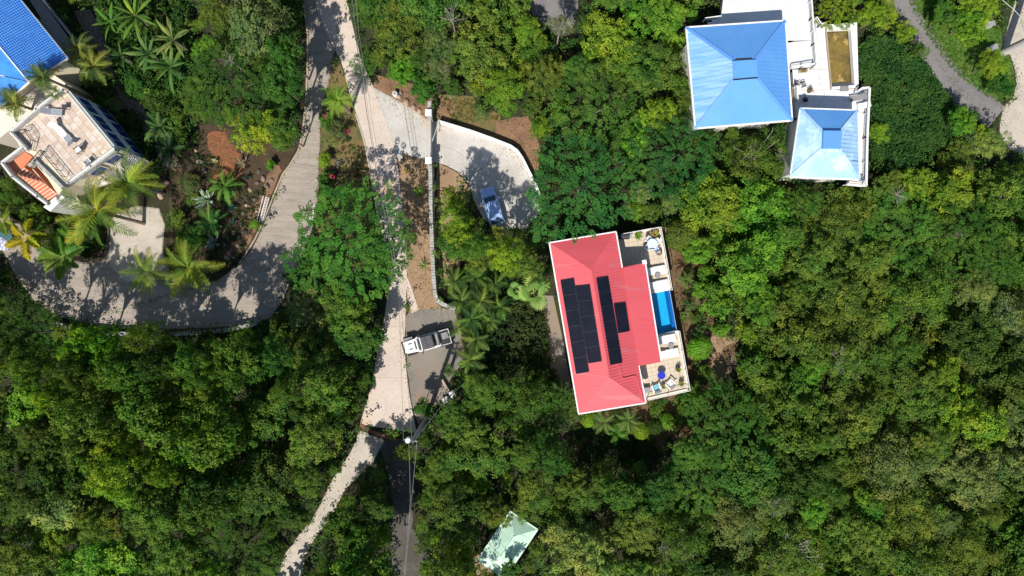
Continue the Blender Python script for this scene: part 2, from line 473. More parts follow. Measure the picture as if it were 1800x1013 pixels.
# the turning court in the shade, cast in one with the bend
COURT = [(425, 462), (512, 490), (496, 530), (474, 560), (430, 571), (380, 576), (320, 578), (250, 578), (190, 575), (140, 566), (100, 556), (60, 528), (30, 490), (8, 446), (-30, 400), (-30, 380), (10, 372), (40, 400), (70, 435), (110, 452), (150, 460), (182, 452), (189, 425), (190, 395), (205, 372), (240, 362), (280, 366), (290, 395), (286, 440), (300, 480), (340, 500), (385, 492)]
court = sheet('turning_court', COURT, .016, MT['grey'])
sheet('court_slab', [(191, 396), (206, 374), (240, 364), (279, 368), (288, 395), (284, 440), (292, 470), (262, 482), (222, 498), (196, 470), (190, 430)], .03, MT['lane'], kind='structure')  # paler sheet in the outline of the court's sunlit part
PINK = [(546, -40, 600, -40), (556, 10, 612, 10), (575, 62, 624, 62), (600, 110, 636, 105), (612, 155, 656, 152), (626, 200, 672, 195), (641, 250, 688, 240), (652, 300, 699, 290), (659, 345, 705, 340), (668, 400, 711, 392), (678, 450, 716, 445), (682, 500, 715, 500), (676, 555, 713, 560), (664, 615, 712, 618), (652, 680, 718, 680), (640, 722, 726, 728), (633, 746, 733, 762)]
main_road, PINK_O = road('main_road', PINK, 5.6, MT['pink'], MT['slab'], .03)
LANE = [(632, 756, 676, 774), (618, 792, 655, 812), (598, 822, 632, 836), (582, 848, 606, 862), (564, 885, 591, 893), (546, 915, 573, 922), (522, 945, 549, 954), (501, 975, 535, 986), (484, 1015, 534, 1025), (470, 1050, 520, 1055)]
lower_lane, LANE_O = road('lower_lane', LANE, 4.5, MT['lane'], MT['lane'], .024)
DRIVE = [(656, 154), (690, 172), (722, 190), (750, 210), (770, 214), (810, 224), (829, 232), (868, 246), (898, 258), (909, 266), (917, 278), (941, 326), (952, 372), (925, 402), (880, 402), (850, 385), (832, 350), (826, 326), (805, 302), (782, 290), (752, 283), (728, 276), (712, 271), (702, 284), (690, 262), (676, 220), (664, 185)]
drive = sheet('villa_driveway', DRIVE, .012, MT['white'])
DSL = [((656, 156), (690, 174), (716, 226), (697, 262), (678, 222)), ((692, 175), (722, 192), (750, 212), (752, 247), (719, 228)), ((718, 230), (752, 249), (752, 281), (714, 270), (700, 278), (698, 264)),
       ((766, 216), (812, 226), (800, 262), (764, 250)), ((814, 227), (854, 241), (838, 288), (802, 263)), ((764, 252), (799, 264), (836, 290), (826, 324), (806, 301), (783, 289), (764, 284)),
       ((856, 242), (868, 248), (897, 260), (892, 290), (866, 316), (840, 290)), ((899, 262), (908, 268), (915, 279), (930, 307), (892, 345), (868, 318), (894, 291)), ((838, 292), (866, 318), (890, 347), (872, 400), (852, 385), (834, 350), (828, 326)),
       ((931, 310), (941, 330), (950, 371), (924, 400), (874, 400), (892, 348))]
for q in DSL: sheet('slab', q, .036, MT['white'], drive, thick=.02)
GRAV = [(714, 556), (718, 549), (735, 545), (776, 541), (800, 545), (806, 565), (812, 600), (818, 636), (800, 655), (790, 672), (800, 700), (765, 712), (742, 735), (736, 748), (727, 724), (719, 680), (713, 618)]
sheet('parking_pad', ragged(GRAV, 14, 1.2), .014, MT['gravel'])
VERGE = [(700, 282), (712, 271), (730, 277), (756, 284), (757, 330), (762, 420), (765, 510), (776, 541), (735, 547), (719, 551), (716, 500), (716, 445), (711, 392), (705, 340)]
sheet('dirt_verge', VERGE, .010, MT['verge'])
sheet('board_walk', [(712, 478), (722, 502), (736, 545), (724, 551), (717, 530)], .034, MT['slab'])
sheet('roadside_strip', ragged([(590, 82), (600, 112), (614, 160), (628, 205), (644, 262), (656, 330), (668, 400), (678, 450), (600, 480), (556, 400), (560, 330), (562, 250), (566, 195), (582, 125)], 16, 2), .008, MT['oliveground'])
sheet('dirt_bank', ragged([(655, 130), (700, 140), (752, 155), (800, 185), (790, 222), (752, 214), (720, 190), (690, 172), (657, 156)], 12, 2), .007, MT['soil'])
sheet('turf_bank', ragged([(760, 165), (830, 170), (880, 205), (880, 250), (768, 216)], 12, 2), .006, MT['oliveground'])
sheet('soil_bank', ragged([(810, 222), (870, 235), (872, 212), (930, 203), (948, 260), (945, 320), (960, 345), (943, 340), (915, 280), (892, 262), (852, 240)], 12, 2), .009, MT['soil'])
sheet('inner_soil', ragged([(768, 285), (806, 305), (828, 330), (800, 420), (810, 470), (790, 530), (768, 515), (764, 400)], 12, 2), .007, MT['verge'])
sheet('rock_garden_soil', ragged([(320, 215), (400, 225), (470, 250), (520, 262), (498, 305), (476, 360), (448, 425), (423, 462), (385, 492), (330, 480), (300, 440), (296, 350), (300, 280)], 14, 2), .006, MT['darksoil'])
sheet('red_soil_patch', ragged(smooth_poly([(368, 232), (398, 236), (412, 262), (432, 285), (418, 312), (385, 322), (372, 312), (386, 290), (366, 262)]), 5, 3.5), .012, MT['redsoil'])
sheet('curb_soil', ragged([(494, 300), (470, 362), (440, 425), (415, 455), (395, 452), (425, 400), (455, 345), (470, 310), (488, 285)], 9, 1.5), .010, MT['soil'])
sheet('garden_bed', ragged([(40, 400), (72, 432), (112, 448), (150, 456), (180, 448), (186, 425), (187, 395), (200, 372), (150, 330), (60, 360)], 10, 1), .011, MT['darksoil'])
sheet('villa_garden_soil', ragged([(1162, 395), (1200, 425), (1245, 445), (1252, 520), (1262, 590), (1300, 596), (1290, 650), (1250, 680), (1232, 740), (1190, 790), (1100, 800), (1010, 790), (1000, 720), (1050, 640), (1100, 520)], 14, 3), .006, MT['shadedsoil'])
sheet('clearing_painted_shade', ragged([(1005, 730), (1130, 730), (1150, 800), (1100, 860), (1020, 840)], 14, 3), .010, MT['darksoil'])  # dark soil sheet, tree shade over the clearing put into its colour
sheet('pale_dirt_track', ragged([(1215, 600), (1248, 592), (1300, 596), (1270, 612), (1272, 640), (1285, 650), (1262, 675), (1240, 665), (1244, 630), (1222, 625)], 10, 2), .012, MT['palesoil'])
sheet('villa_side_path', [(952, 520), (972, 520), (990, 600), (1006, 690), (985, 700), (972, 660), (955, 600)], .012, MT['gravel'])
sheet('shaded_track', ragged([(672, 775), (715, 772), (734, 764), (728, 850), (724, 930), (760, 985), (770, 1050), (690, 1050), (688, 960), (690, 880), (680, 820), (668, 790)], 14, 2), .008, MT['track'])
# the road at the top edge and the lane with its grass in the top right corner
sheet('side_road', ragged([(922, -40), (1010, -40), (1017, 8), (1012, 34), (1000, 62), (975, 62), (940, 30), (925, 0)], 12, 1), .010, MT['asphalt'])
ASPH = [(1535, -40, 1590, -40), (1556, 0, 1604, -4), (1582, 42, 1626, 36), (1612, 90, 1650, 74), (1632, 128, 1682, 116), (1662, 164, 1716, 152), (1698, 196, 1748, 172), (1738, 224, 1766, 188)]
road('asphalt_path', ASPH, 5.0, MT['asphalt'], MT['asphalt'], .016)
CONC = [(1786, -40), (1785, 0), (1776, 30), (1768, 60), (1760, 90), (1776, 98), (1783, 120), (1787, 148), (1780, 174), (1764, 188), (1758, 214), (1757, 234), (1770, 262), (1800, 272), (1880, 290), (1880, -40)]
cr_ = sheet('concrete_road', CONC, .014, MT['lane'])
for q in [((1788, -40), (1880, -40), (1880, 20), (1810, 48), (1772, 62), (1780, 30)), ((1771, 66), (1811, 50), (1880, 22), (1880, 62), (1790, 92), (1762, 90)), ((1786, 95), (1880, 64), (1880, 170), (1788, 172), (1789, 146), (1784, 118)),
          ((1784, 176), (1880, 173), (1880, 286), (1800, 270), (1771, 260), (1759, 233), (1760, 214), (1766, 189))]:
    sheet('slab', q, .036, MT['lane'], cr_, thick=.02)
GRASS = [(1575, -40), (1640, -40), (1660, 0), (1700, 20), (1755, 36), (1762, 60), (1760, 90), (1774, 98), (1786, 146), (1778, 172), (1757, 181), (1713, 157), (1669, 118), (1645, 85), (1610, 32), (1596, 0)]
sheet('grass_verge', ragged(GRASS, 14, 1.5), .008, M('turf', (.075, .14, .022), (.10, .16, .03), .6, .95, .02, 12, fine=.3, fscale=8))
# stone path behind the terrace house
PATH = [(130, 20, 158, 18), (152, 62, 180, 52), (176, 100, 206, 88), (196, 135, 224, 130), (208, 165, 240, 158), (228, 196, 258, 184), (252, 230, 280, 218), (276, 268, 302, 258), (290, 300, 318, 292)]
PL = [along(PATH, u) for u in np.linspace(0, len(PATH) - 1, 40)]
PATH_O = [(q[0], q[1]) for q in PL] + [(q[2], q[3]) for q in reversed(PL)]
spath = sheet('stone_path', PATH_O, .012, MT['grout'])
nst = 0
for i, u in enumerate(np.arange(.05, len(PATH) - 1.1, .165)):
    a, b = along(PATH, u), along(PATH, u + .15)
    cuts = sorted([0.02] + [c + random.uniform(-.07, .07) for c in ((.34, .67) if i % 2 else (.27, .52, .77))] + [.98])
    for c0, c1 in zip(cuts, cuts[1:]):
        def lp(q, c): return (q[0] + (q[2] - q[0]) * c + random.uniform(-.3, .3), q[1] + (q[3] - q[1]) * c + random.uniform(-.3, .3))
        sheet('flagstone', [lp(a, c0 + .02), lp(a, c1 - .02), lp(b, c1 - .02), lp(b, c0 + .02)], .04 + random.uniform(0, .012), MT['paver'], spath, thick=.03)
sheet('landing_soil', [(185, 182), (205, 165), (226, 190), (196, 196)], .012, MT['soil'])

# ------------------------------------------------------------------ kerbs and walls as things
def wall_run(name, px, z0, z1, w, mat, label, cat='wall', capmat=None, capw=None, closed=False, z=None, seg=2.6):
    """a wall following picture points of its TOP; coping stones are separate pieces"""
    o = thing(name, label, cat, at(*px[0], 0))
    P_ = [at(x, y, z1) for x, y in px]
    mb = MB()
    L = MB()
    pl = []
    for i, p in enumerate(P_):
        a = P_[max(i - 1, 0)]; b = P_[min(i + 1, len(P_) - 1)]
        d = (b - a); d.z = 0; d.normalize()
        n = Vector((-d.y, d.x, 0))
        pl.append((p, n))
    for (p, n), (q, m) in zip(pl, pl[1:]):
        vs = []
        for zz in (z0, z1):
            for (c, k) in ((p, n), (q, m)):
                for s_ in (-1, 1):
                    vs.append((c.x + k.x * s_ * w / 2, c.y + k.y * s_ * w / 2, zz))
        mb.add(vs, [(0, 1, 3, 2), (4, 6, 7, 5), (0, 2, 6, 4), (1, 5, 7, 3), (0, 4, 5, 1), (2, 3, 7, 6)])
    mb.build('wall_body', mat, o)
    if capmat is not None:
        cw = capw or w + .08
        for (p, n), (q, m) in zip(pl, pl[1:]):
            Ls = (q - p).length; k = max(1, round(Ls / seg))
            for j in range(k):
                t0, t1 = (j + .006) / k, (j + 1 - .006) / k
                a = p.lerp(q, t0); b = p.lerp(q, t1); na = n.lerp(m, t0); nb = n.lerp(m, t1)
                c = MB()
                vs = []
                for zz in (z1 + .003, z1 + .07):
                    for (cc, kk) in ((a, na), (b, nb)):
                        for s_ in (-1, 1):
                            vs.append((cc.x + kk.x * s_ * cw / 2, cc.y + kk.y * s_ * cw / 2, zz))
                c.add(vs, [(0, 1, 3, 2), (4, 6, 7, 5), (0, 2, 6, 4), (1, 5, 7, 3), (0, 4, 5, 1), (2, 3, 7, 6)])
                c.build('coping', capmat, o)
    return o
wall_run('retaining_wall', [(98, 569), (120, 576), (150, 582), (190, 586), (240, 588), (300, 588), (350, 585), (400, 580), (440, 572), (456, 567)], 0, .9, .3, MT['curb'], 'long curved pale parapet wall below the shaded turning court', capmat=MT['stone'], capw=.42)
wall_run('road_curb', [(526, 262), (508, 292), (497, 306), (484, 336), (472, 366), (458, 400), (447, 422), (430, 450), (420, 463)], 0, .16, .16, MT['curb'], 'thin tan concrete kerb between the rock garden and the grey road', 'kerb')
wall_run('road_curb', [(533, 0), (541, 60), (540, 130), (536, 200), (527, 258)], 0, .16, .16, MT['curb'], 'thin kerb in deep shade under the trees beside the upper grey road', 'kerb')
wall_run('bed_curb', [(72, 438), (112, 455), (150, 463), (176, 458), (187, 440), (190, 415), (190, 395)], 0, .22, .2, MT['rockdark'], 'low dark stone edging around the palm bed at the court', 'edging')
wall_run('road_curb', [(625, 200), (641, 252), (650, 300), (658, 345), (667, 398)], 0, .12, .14, MT['lane'], 'raised pale concrete edge on the left of the pinkish road', 'kerb')
wall_run('drive_wall', [(770, 213), (800, 222), (829, 231), (868, 245), (898, 257), (909, 265), (918, 278), (930, 302), (942, 326), (950, 345)], 0, .95, .2, MT['cap'], 'white topped low wall curving around the villa driveway', capmat=MT['cap'], capw=.26)
stone_wall = wall_run('stone_wall', [(756, 290), (757, 330), (757, 370), (759, 420), (761, 470), (764, 514), (768, 528), (780, 536), (800, 543)], 0, 2.2, .38, MT['stone'], 'long grey stone wall running down from the gate to the parking pad')
wall_run('stone_wall', [(755, 178), (755, 192)], 0, 2.2, .38, MT['stone'], 'short grey stone wall stub above the upper gate pillar')
# rubble on the stone wall: a course of separate top stones
P_ = [at(x, y, 2.2) for x, y in [(756, 292), (757, 330), (757, 370), (759, 420), (761, 470), (764, 514), (768, 528), (780, 536), (800, 543)]]
rub = MB()
for a, b in zip(P_, P_[1:]):
    n = max(1, int((b - a).length / .28))
    for j in range(n):
        for s_ in (-1, 1):
            c = a.lerp(b, (j + .5) / n); d = (b - a).normalized()
            rub.box(c + Vector((-d.y, d.x, 0)) * s_ * .1 + Vector((0, 0, .02)), (.24 * random.uniform(.7, 1.1), .19, random.uniform(.04, .14)), rz=math.atan2(d.y, d.x) + random.uniform(-.3, .3))
rub.build('top_stones', MT['stone'], stone_wall, kind='stuff')
wall_run('low_wall', [(777, 668), (786, 684), (793, 696)], 0, .6, .22, MT['curb'], 'short low kerb wall at the shaded corner of the parking pad')
wall_run('low_wall', [(786, 706), (800, 697), (822, 683)], 0, .5, .16, MT['curb'], 'thin low wall crossing from the parking pad corner into bushes')
wall_run('low_wall', [(632, 748), (655, 760), (680, 768), (700, 776)], 0, .14, .4, M('red_brick_edge', (.24, .11, .06), (.16, .08, .05), 2, .9, .01, 9, fine=.2), 'reddish soil edge where the pinkish road ends above the lane', 'kerb')

# gate pillars, sliding gate, gate arm
def pillar(px, py, label):
    c = at(px, py, 2.6)
    o = thing('gate_pillar', label, 'pillar', (c.x, c.y, 0), group='stone pillars at the villa gate')
    MB().box((c.x, c.y, 1.25), (.58, .58, 2.5)).build('shaft', MT['stone'], o)
    MB().taper((c.x, c.y, 2.503), (.74, .74), (.66, .66), .14).build('capstone', MT['cap'], o)
    return c
pA = pillar(753, 198, 'upper gate pillar with a square white cap')
pB = pillar(753, 282, 'lower gate pillar with a square white cap at the stone wall')
gx = at(757, 240, 1.8)
o = thing('sliding_gate', 'grey sliding gate standing between the two white capped pillars', 'gate', (gx.x, gx.y, 0))
ya, yb = at(757, 208, 1.8).y, at(757, 276, 1.8).y
for z in (.15, 1.75): MB().box((gx.x, (ya + yb) / 2, z), (.07, ya - yb, .08)).build('rail', MT['steel'], o)
for i in range(27):
    y = yb + .08 + (ya - yb - .16) * i / 26
    MB().box((gx.x, y, .95), (.05, .10, 1.5)).build('picket', MT['steel'], o)
a, b = at(771, 215, 1.2), at(760, 248, 2.0)
o = thing('gate_arm', 'thin pale rod leaning from the sliding gate to the driveway', 'gate arm', (a.x, a.y, 0))
MB().tube([a, b], .04, 6).build('rod', MT['cap'], o)
MB().cyl((a.x, a.y, 0), .06, 1.25, 8).build('post', MT['steel'], o)
# ------------------------------------------------------------------ roofs
def clip_line(poly2, p, d):
    """clip the line p + t d against a convex polygon; returns t range"""
    t0, t1 = -1e9, 1e9
    n = len(poly2)
    ar = sum(poly2[i][0] * poly2[(i + 1) % n][1] - poly2[(i + 1) % n][0] * poly2[i][1] for i in range(n))
    P2 = poly2 if ar > 0 else poly2[::-1]
    for i in range(n):
        a = P2[i]; b = P2[(i + 1) % n]
        ex, ey = b[0] - a[0], b[1] - a[1]
        nx, ny = -ey, ex
        den = nx * d[0] + ny * d[1]
        num = nx * (p[0] - a[0]) + ny * (p[1] - a[1])
        if abs(den) < 1e-9:
            if num < 0: return None
            continue
        t = -num / den
        if den > 0: t0 = max(t0, t)
        else: t1 = min(t1, t)
    return (t0, t1) if t1 - t0 > .05 else None
def seams(poly3, eave, spacing, w, h, mb):
    """standing seams up the slope of a roof face; eave = (a, b) 3D edge"""
    a, b = eave
    x = (b - a).normalized()
    nrm = None
    for p in poly3:
        v = (p - a) - x * (p - a).dot(x)
        if v.length > .3:
            y = v.normalized(); break
    n = x.cross(y)
    if n.z < 0: n = -n
    m = Matrix((x, y, x.cross(y))).transposed()
    P2 = [((p - a).dot(x), (p - a).dot(y)) for p in poly3]
    lo = min(p[0] for p in P2); hi = max(p[0] for p in P2)
    s = lo + spacing * .5
    while s < hi:
        r = clip_line(P2, (s, 0), (0, 1))
        if r:
            c = a + x * s + y * ((r[0] + r[1]) / 2) + n * (h / 2 + .002)
            mb.box(c, (w, r[1] - r[0] - .04, h), M_=m)
        s += spacing
def face(poly3, th=.08):
    mb = MB()
    n = len(poly3)
    nr = (poly3[1] - poly3[0]).cross(poly3[2] - poly3[0])
    P3 = poly3 if nr.z > 0 else poly3[::-1]
    A = P3; B = [p - Vector((0, 0, th)) for p in P3]
    mb.add(A + B, [tuple(range(n)), tuple(reversed(range(n, 2 * n)))] + [((i + 1) % n, i, n + i, n + (i + 1) % n) for i in range(n)])
    return mb
def roof_slope(root, poly3, eave, mat, spacing=.3, w=.03, h=.02, label=None):
    r = face(poly3).build('roof_slope', mat, root, label=label)
    mb = MB(); seams(poly3, eave, spacing, w, h * .7, mb)
    mb.build('seams', mat, r, kind='stuff')
    return r
def fascia(root, loop, mat, w=.14, h=.22):
    for a, b in zip(loop, loop[1:]):
        MB().beam(a - Vector((0, 0, .06)), b - Vector((0, 0, .06)), w, h).build('fascia', mat, root)
def ridge(root, a, b, mat, w=.24, name='ridge_cap'):
    MB().beam(a + Vector((0, 0, .03)), b + Vector((0, 0, .03)), w, .05).build(name, mat, root)
def inset(loop, d):
    c = sum(loop, Vector()) / len(loop)
    out = []
    for p in loop:
        v = c - p; v.z = 0
        out.append(p + v.normalized() * d)
    return out

# ---- red villa
def mid(a, b, t=.5): return a + (b - a) * t
ze = 6.0
NW, NE, SW = at(965.5, 427, ze), at(1082.8, 407.5, ze), at(1017, 728, ze)
SE = at(1135.5, 708.5, ze)
rN0, rS0 = on_plane(1038.5, 474, Vector((0, 0, 7.35)), Vector((0, 0, 1))), on_plane(1070.5, 663.5, Vector((0, 0, 7.35)), Vector((0, 0, 1)))
villa = thing('villa', 'red-roofed villa with two black solar arrays and a pool terrace', 'house', (mid(NW, SE).x, mid(NW, SE).y, 0))
body = inset([NW, NE, SE, SW], .9)
MB().prism([(p.x, p.y) for p in body], 0, 5.9).build('wall', MT['wall'], villa)
roof_slope(villa, [NW, rN0, NE], (NW, NE), MT['red'])
e1, e2 = at(1093.8, 470.8, ze), at(1122.8, 642.8, ze)
roof_slope(villa, [NE, rN0, rS0, SE], (NE, SE), MT['red'])
roof_slope(villa, [SE, rS0, SW], (SE, SW), MT['red'])
roof_slope(villa, [SW, rS0, rN0, NW], (SW, NW), MT['red'])
for a, b in ((rN0, rS0),):
    MB().beam(a + Vector((0, 0, .005)), b + Vector((0, 0, .005)), .16, .03).build('ridge_cap', MT['red'], villa)
# the wing over the pool side
w1, w2 = at(1134.6, 463.2, 5.55), at(1162.3, 635.2, 5.55)
roof_slope(villa, [e1 + Vector((0, 0, .09)), e2 + Vector((0, 0, .09)), w2, w1], (w1, w2), MT['red'])
wb = [mid(e1, w1, .0), mid(e1, w1, .72), mid(e2, w2, .72), e2]
wb = [p + (sum(wb, Vector()) / 4 - p).normalized() * .5 for p in wb]
MB().prism([(p.x, p.y) for p in wb], 0, 5.4).build('wall', MT['wall'], villa)
up = Vector((0, 0, .03))
fascia(villa, [e1, NE, NW, SW, SE, e2], MT['redtrim'], .13, .2)
fascia(villa, [e1, w1], MT['red'], .10, .16); fascia(villa, [w1, w2], MT['redtrim'], .13, .2); fascia(villa, [w2, e2], MT['red'], .10, .16)
MB().box(at(1132.5, 463, 5.6) + Vector((0, .12, 0)), (.42, .42, .3), rz=.15).build('rainwater_head', MT['cap'], villa)
# conduit on the south-east slope
pn = (SE - NE).cross(rN0 - NE).normalized()
if pn.z < 0: pn = -pn
cpts = [on_plane(x, y, NE, pn) + Vector((0, 0, .07)) for x, y in ((1089, 642), (1092.5, 662), (1095, 665), (1116, 660), (1119, 664), (1129, 700))]
MB().tube(cpts, .05, 6).build('conduit', MT['red'], villa, label='dark red conduit bent across the lower right slope')
# solar panels, laid on their slopes
pnW = (NW - SW).cross(rS0 - SW).normalized()
if pnW.z < 0: pnW = -pnW
def quad_panels(c00, c10, c11, c01, nu, nv, p0, n):
    """c00..: picture corners; nu across, nv along"""
    A = [on_plane(x, y, p0, n) + n * .14 for x, y in (c00, c10, c11, c01)]
    for i in range(nu):
        for j in range(nv):
            u0, u1, v0, v1 = i / nu, (i + 1) / nu, j / nv, (j + 1) / nv
            def bl(u, v): return A[0] * (1 - u) * (1 - v) + A[1] * u * (1 - v) + A[2] * u * v + A[3] * (1 - u) * v
            q = [bl(u0, v0), bl(u1, v0), bl(u1, v1), bl(u0, v1)]
            c = sum(q, Vector()) / 4
            f1 = [c + (p - c) * .988 for p in q]
            f0 = [c + (p - c) * .955 + n * .006 for p in q]
            fr = face(f1, .04).build('solar_panel', MT['panelframe'], villa)
            MB_ = MB()
            nr = (f0[1] - f0[0]).cross(f0[2] - f0[0])
            if nr.z < 0: f0 = f0[::-1]
            MB_.add(f0, [(0, 1, 2, 3)]).build('glass', MT['panel'], fr)
quad_panels((985.6, 493), (1009.4, 489), (1036.3, 653.5), (1013, 657.5), 1, 6, SW, pnW)
quad_panels((1011.2, 503), (1037.3, 500.5), (1058.6, 635), (1034.6, 639), 1, 5, SW, pnW)
quad_panels((1046.8, 489.5), (1067.8, 486.5), (1093, 638), (1071.5, 642), 1, 6, NE, pn)
quad_panels((1077.6, 534.5), (1098.5, 532), (1106, 582.5), (1085.5, 586.5), 1, 2, NE, pn)

# ---- villa terrace
zt = 3.0
terr_px = [(1084, 414), (1158.5, 401), (1209, 684.5), (1137, 701), (1124, 640), (1094, 470)]
T_ = [at(x, y, zt) for x, y in terr_px]
terr = thing('pool_terrace', 'cream tiled pool terrace along the right side of the red-roofed villa', 'terrace', (at(1160, 540, zt).x, at(1160, 540, zt).y, 0))
def lp(u, v):   # u 0..1 across (left to right), v 0..1 down the terrace, in picture pixels
    a = np.array((1084.0, 414.0)) * (1 - v) + np.array((1137.0, 701.0)) * v
    b = np.array((1158.5, 401.0)) * (1 - v) + np.array((1209.0, 684.5)) * v
    return a * (1 - u) + b * u
def tpoly(u0, u1, v0, v1, z0, z1, name, mat, parent, **k):
    q = [lp(u0, v0), lp(u1, v0), lp(u1, v1), lp(u0, v1)]
    w = [at(x, y, zt) for x, y in q]
    return MB().prism([(p.x, p.y) for p in w], z0, z1).build(name, mat, parent, **k)
VP0, VP1 = .385, .635          # pool span down the terrace
tpoly(0, 1, 0, VP0, 0, zt - .05, 'base', MT['coping'], terr)
tpoly(0, 1, VP1, 1, 0, zt - .05, 'base', MT['coping'], terr)
tpoly(0, .50, VP0, VP1, 0, zt - .05, 'base', MT['coping'], terr)
tiles = MB()
def tile_field(v0, v1, nu, nv, u0=.02, u1=.98):
    for i in range(nu):
        for j in range(nv):
            a, b = u0 + (u1 - u0) * i / nu, u0 + (u1 - u0) * (i + 1) / nu
            c, d = v0 + (v1 - v0) * j / nv, v0 + (v1 - v0) * (j + 1) / nv
            e, f = (b - a) * .02, (d - c) * .02
            w = [at(*lp(x, y), zt) for x, y in ((a + e, c + f), (b - e, c + f), (b - e, d - f), (a + e, d - f))]
            tiles.prism([(p.x, p.y) for p in w], zt - .048, zt + random.uniform(-.003, .003))
tile_field(.005, VP0 - .02, 9, 14)
tile_field(VP1 + .02, .995, 9, 14)
tiles.build('floor_tiles', MT['patio'], terr, kind='stuff')
# pool
tpoly(.50, 1, VP0, VP1, 1.2, 2.0, 'pool_floor', MT['poolblue'], terr)
tpoly(.49, .50, VP0, VP1, .9, zt - .02, 'pool_wall', MT['poolblue'], terr)
tpoly(.905, .915, VP0 + .01, VP1 - .03, 2.0, 2.76, 'pool_wall', M('pool_edge_tile', (.03, .16, .42), (.035, .19, .47), 2, .4, 0, fine=.1), terr)
tpoly(.985, 1.0, VP0, VP1, 0, zt - .12, 'pool_wall', M('pool_rim', (.25, .38, .60), None, fine=.1), terr)
tpoly(.915, .985, VP0, VP1, 2.0, 2.5, 'overflow_ledge', M('pool_ledge', (.05, .20, .48), (.06, .24, .52), 2, .4, 0, fine=.1), terr)
tpoly(.50, .985, VP0 + .001, VP1 - .001, zt - .16, zt - .15, 'pool_water', MT['water'], terr)
tpoly(.47, 1, VP0 - .02, VP0, 0, zt + .05, 'coping', MT['cap'], terr)
tpoly(.47, 1, VP1, VP1 + .022, 0, zt + .05, 'coping', MT['cap'], terr)
# parapet of the terrace
rim = [lp(0.12, 0.0), lp(1, 0), lp(1, VP0)], [lp(1, VP1), lp(1, 1), lp(0.0, 1)]
for run in rim:
    for a, b in zip(run, run[1:]):
        A, B = at(a[0], a[1], zt), at(b[0], b[1], zt)
        MB().beam(A + Vector((0, 0, .06)), B + Vector((0, 0, .06)), .22, .16).build('parapet', MT['coping'], terr)
        n = max(1, int((B - A).length / 1.6))
        for j in range(n + 1):
            p = A.lerp(B, j / n)
            MB().box(p + Vector((0, 0, .55)), (.05, .05, .9)).build('rail_post', MT['cap'], terr)
        MB().beam(A + Vector((0, 0, 1.0)), B + Vector((0, 0, 1.0)), .06, .05).build('handrail', MT['cap'], terr)

# ---- blue-roofed house, upper right
def hip_with_cap(root, C, cap, mats, spacing, th_=.08):
    NWc, NEc, SEc, SWc = C; a, b, c, d = cap
    for poly, ev, mt in (([NWc, a, b, NEc], (NWc, NEc), mats[0]), ([NEc, b, c, SEc], (NEc, SEc), mats[1]), ([SEc, c, d, SWc], (SEc, SWc), mats[2]), ([SWc, d, a, NWc], (SWc, NWc), mats[3])):
        roof_slope(root, poly, ev, mt, spacing, .04, .03)
    for p, q in ((NWc, a), (NEc, b), (SEc, c), (SWc, d)): ridge(root, p, q, mats[4], .3)
zd = 3.0
C1 = [at(1206, 48.5, 6), at(1380.5, 36.5, 6), at(1392.5, 212, 6), at(1222, 226, 6)]
K1 = [at(1287, 105, 7.7), at(1329, 102.5, 7.7), at(1331.5, 138, 7.7), at(1289, 141.5, 7.7)]
bh = thing('blue_roof_house', 'large square house with a bright blue hipped roof', 'house', (mid(C1[0], C1[2]).x, mid(C1[0], C1[2]).y, 0))
MB().prism([(p.x, p.y) for p in inset(C1, 1.0)], 0, 5.8).build('wall', MT['cap'], bh)
hip_with_cap(bh, C1, K1, [MT['blue'], MT['blue'], MT['blue'], MT['bluefade'], MT['bluecap']], .42)
MB().prism([(p.x, p.y) for p in K1], 7.2, 7.62).build('vent_base', MT['black'], bh)
kk = [K1[0] + Vector((.0, -.16, .1)), K1[1] + Vector((0, -.16, .1)), K1[2] + Vector((0, .14, .1)), K1[3] + Vector((0, .14, .1))]
face(kk, .06).build('vent_roof', MT['blue'], bh)
for pa, pb in (((1293, 105), (1322, 103.3)), ((1297, 139.5), (1314, 137.5))):
    a, b = at(*pa, 7.72), at(*pb, 7.72)
    MB().beam(a, b, .17, .05).build('vent_slot', MT['darkmetal'], bh, label='dark gap along the roof vent')
fascia(bh, C1 + [C1[0]], MT['cap'], .16, .22)
C2 = [at(1406.5, 190.5, 5.8), at(1508, 194, 5.8), at(1511, 316, 5.8), at(1388.7, 311.5, 5.8)]
K2 = [at(1445, 231, 7.0), at(1477, 231.5, 7.0), at(1475.5, 262.5, 7.0), at(1444, 262, 7.0)]
pv = thing('pale_blue_pavilion', 'smaller house with a sun-bleached pale blue hipped roof', 'house', (mid(C2[0], C2[2]).x, mid(C2[0], C2[2]).y, 0))
MB().prism([(p.x, p.y) for p in inset(C2, .8)], 0, 5.6).build('wall', MT['cap'], pv)
hip_with_cap(pv, C2, K2, [MT['blue'], MT['paleblue'], MT['paleblue'], MT['paleblue'], MT['paleblue']], .42)  # north slope in darker blue, its missing sun put into the colour
MB().prism([(p.x, p.y) for p in K2], 6.6, 7.35).build('cupola_wall', MT['blue'], pv)
km = [mid(K2[0], K2[1]), mid(K2[3], K2[2])]
for q, nm in (([K2[0], km[0], km[1], K2[3]], 'a'), ([km[0], K2[1], K2[2], km[1]], 'b')):
    qq = [p + Vector((0, 0, .36)) for p in q]
    c = sum(qq, Vector()) / 4
    face([c + (p - c) * .96 for p in qq], .05).build('skylight_pane', MT['bluecap'], pv)
fascia(pv, C2 + [C2[0]], MT['cap'], .14, .2)
a, b = at(1486, 281, 6.5), at(1508, 284, 5.95)
MB().beam(a, b, .05, .05).build('cable', MT['darkmetal'], pv)

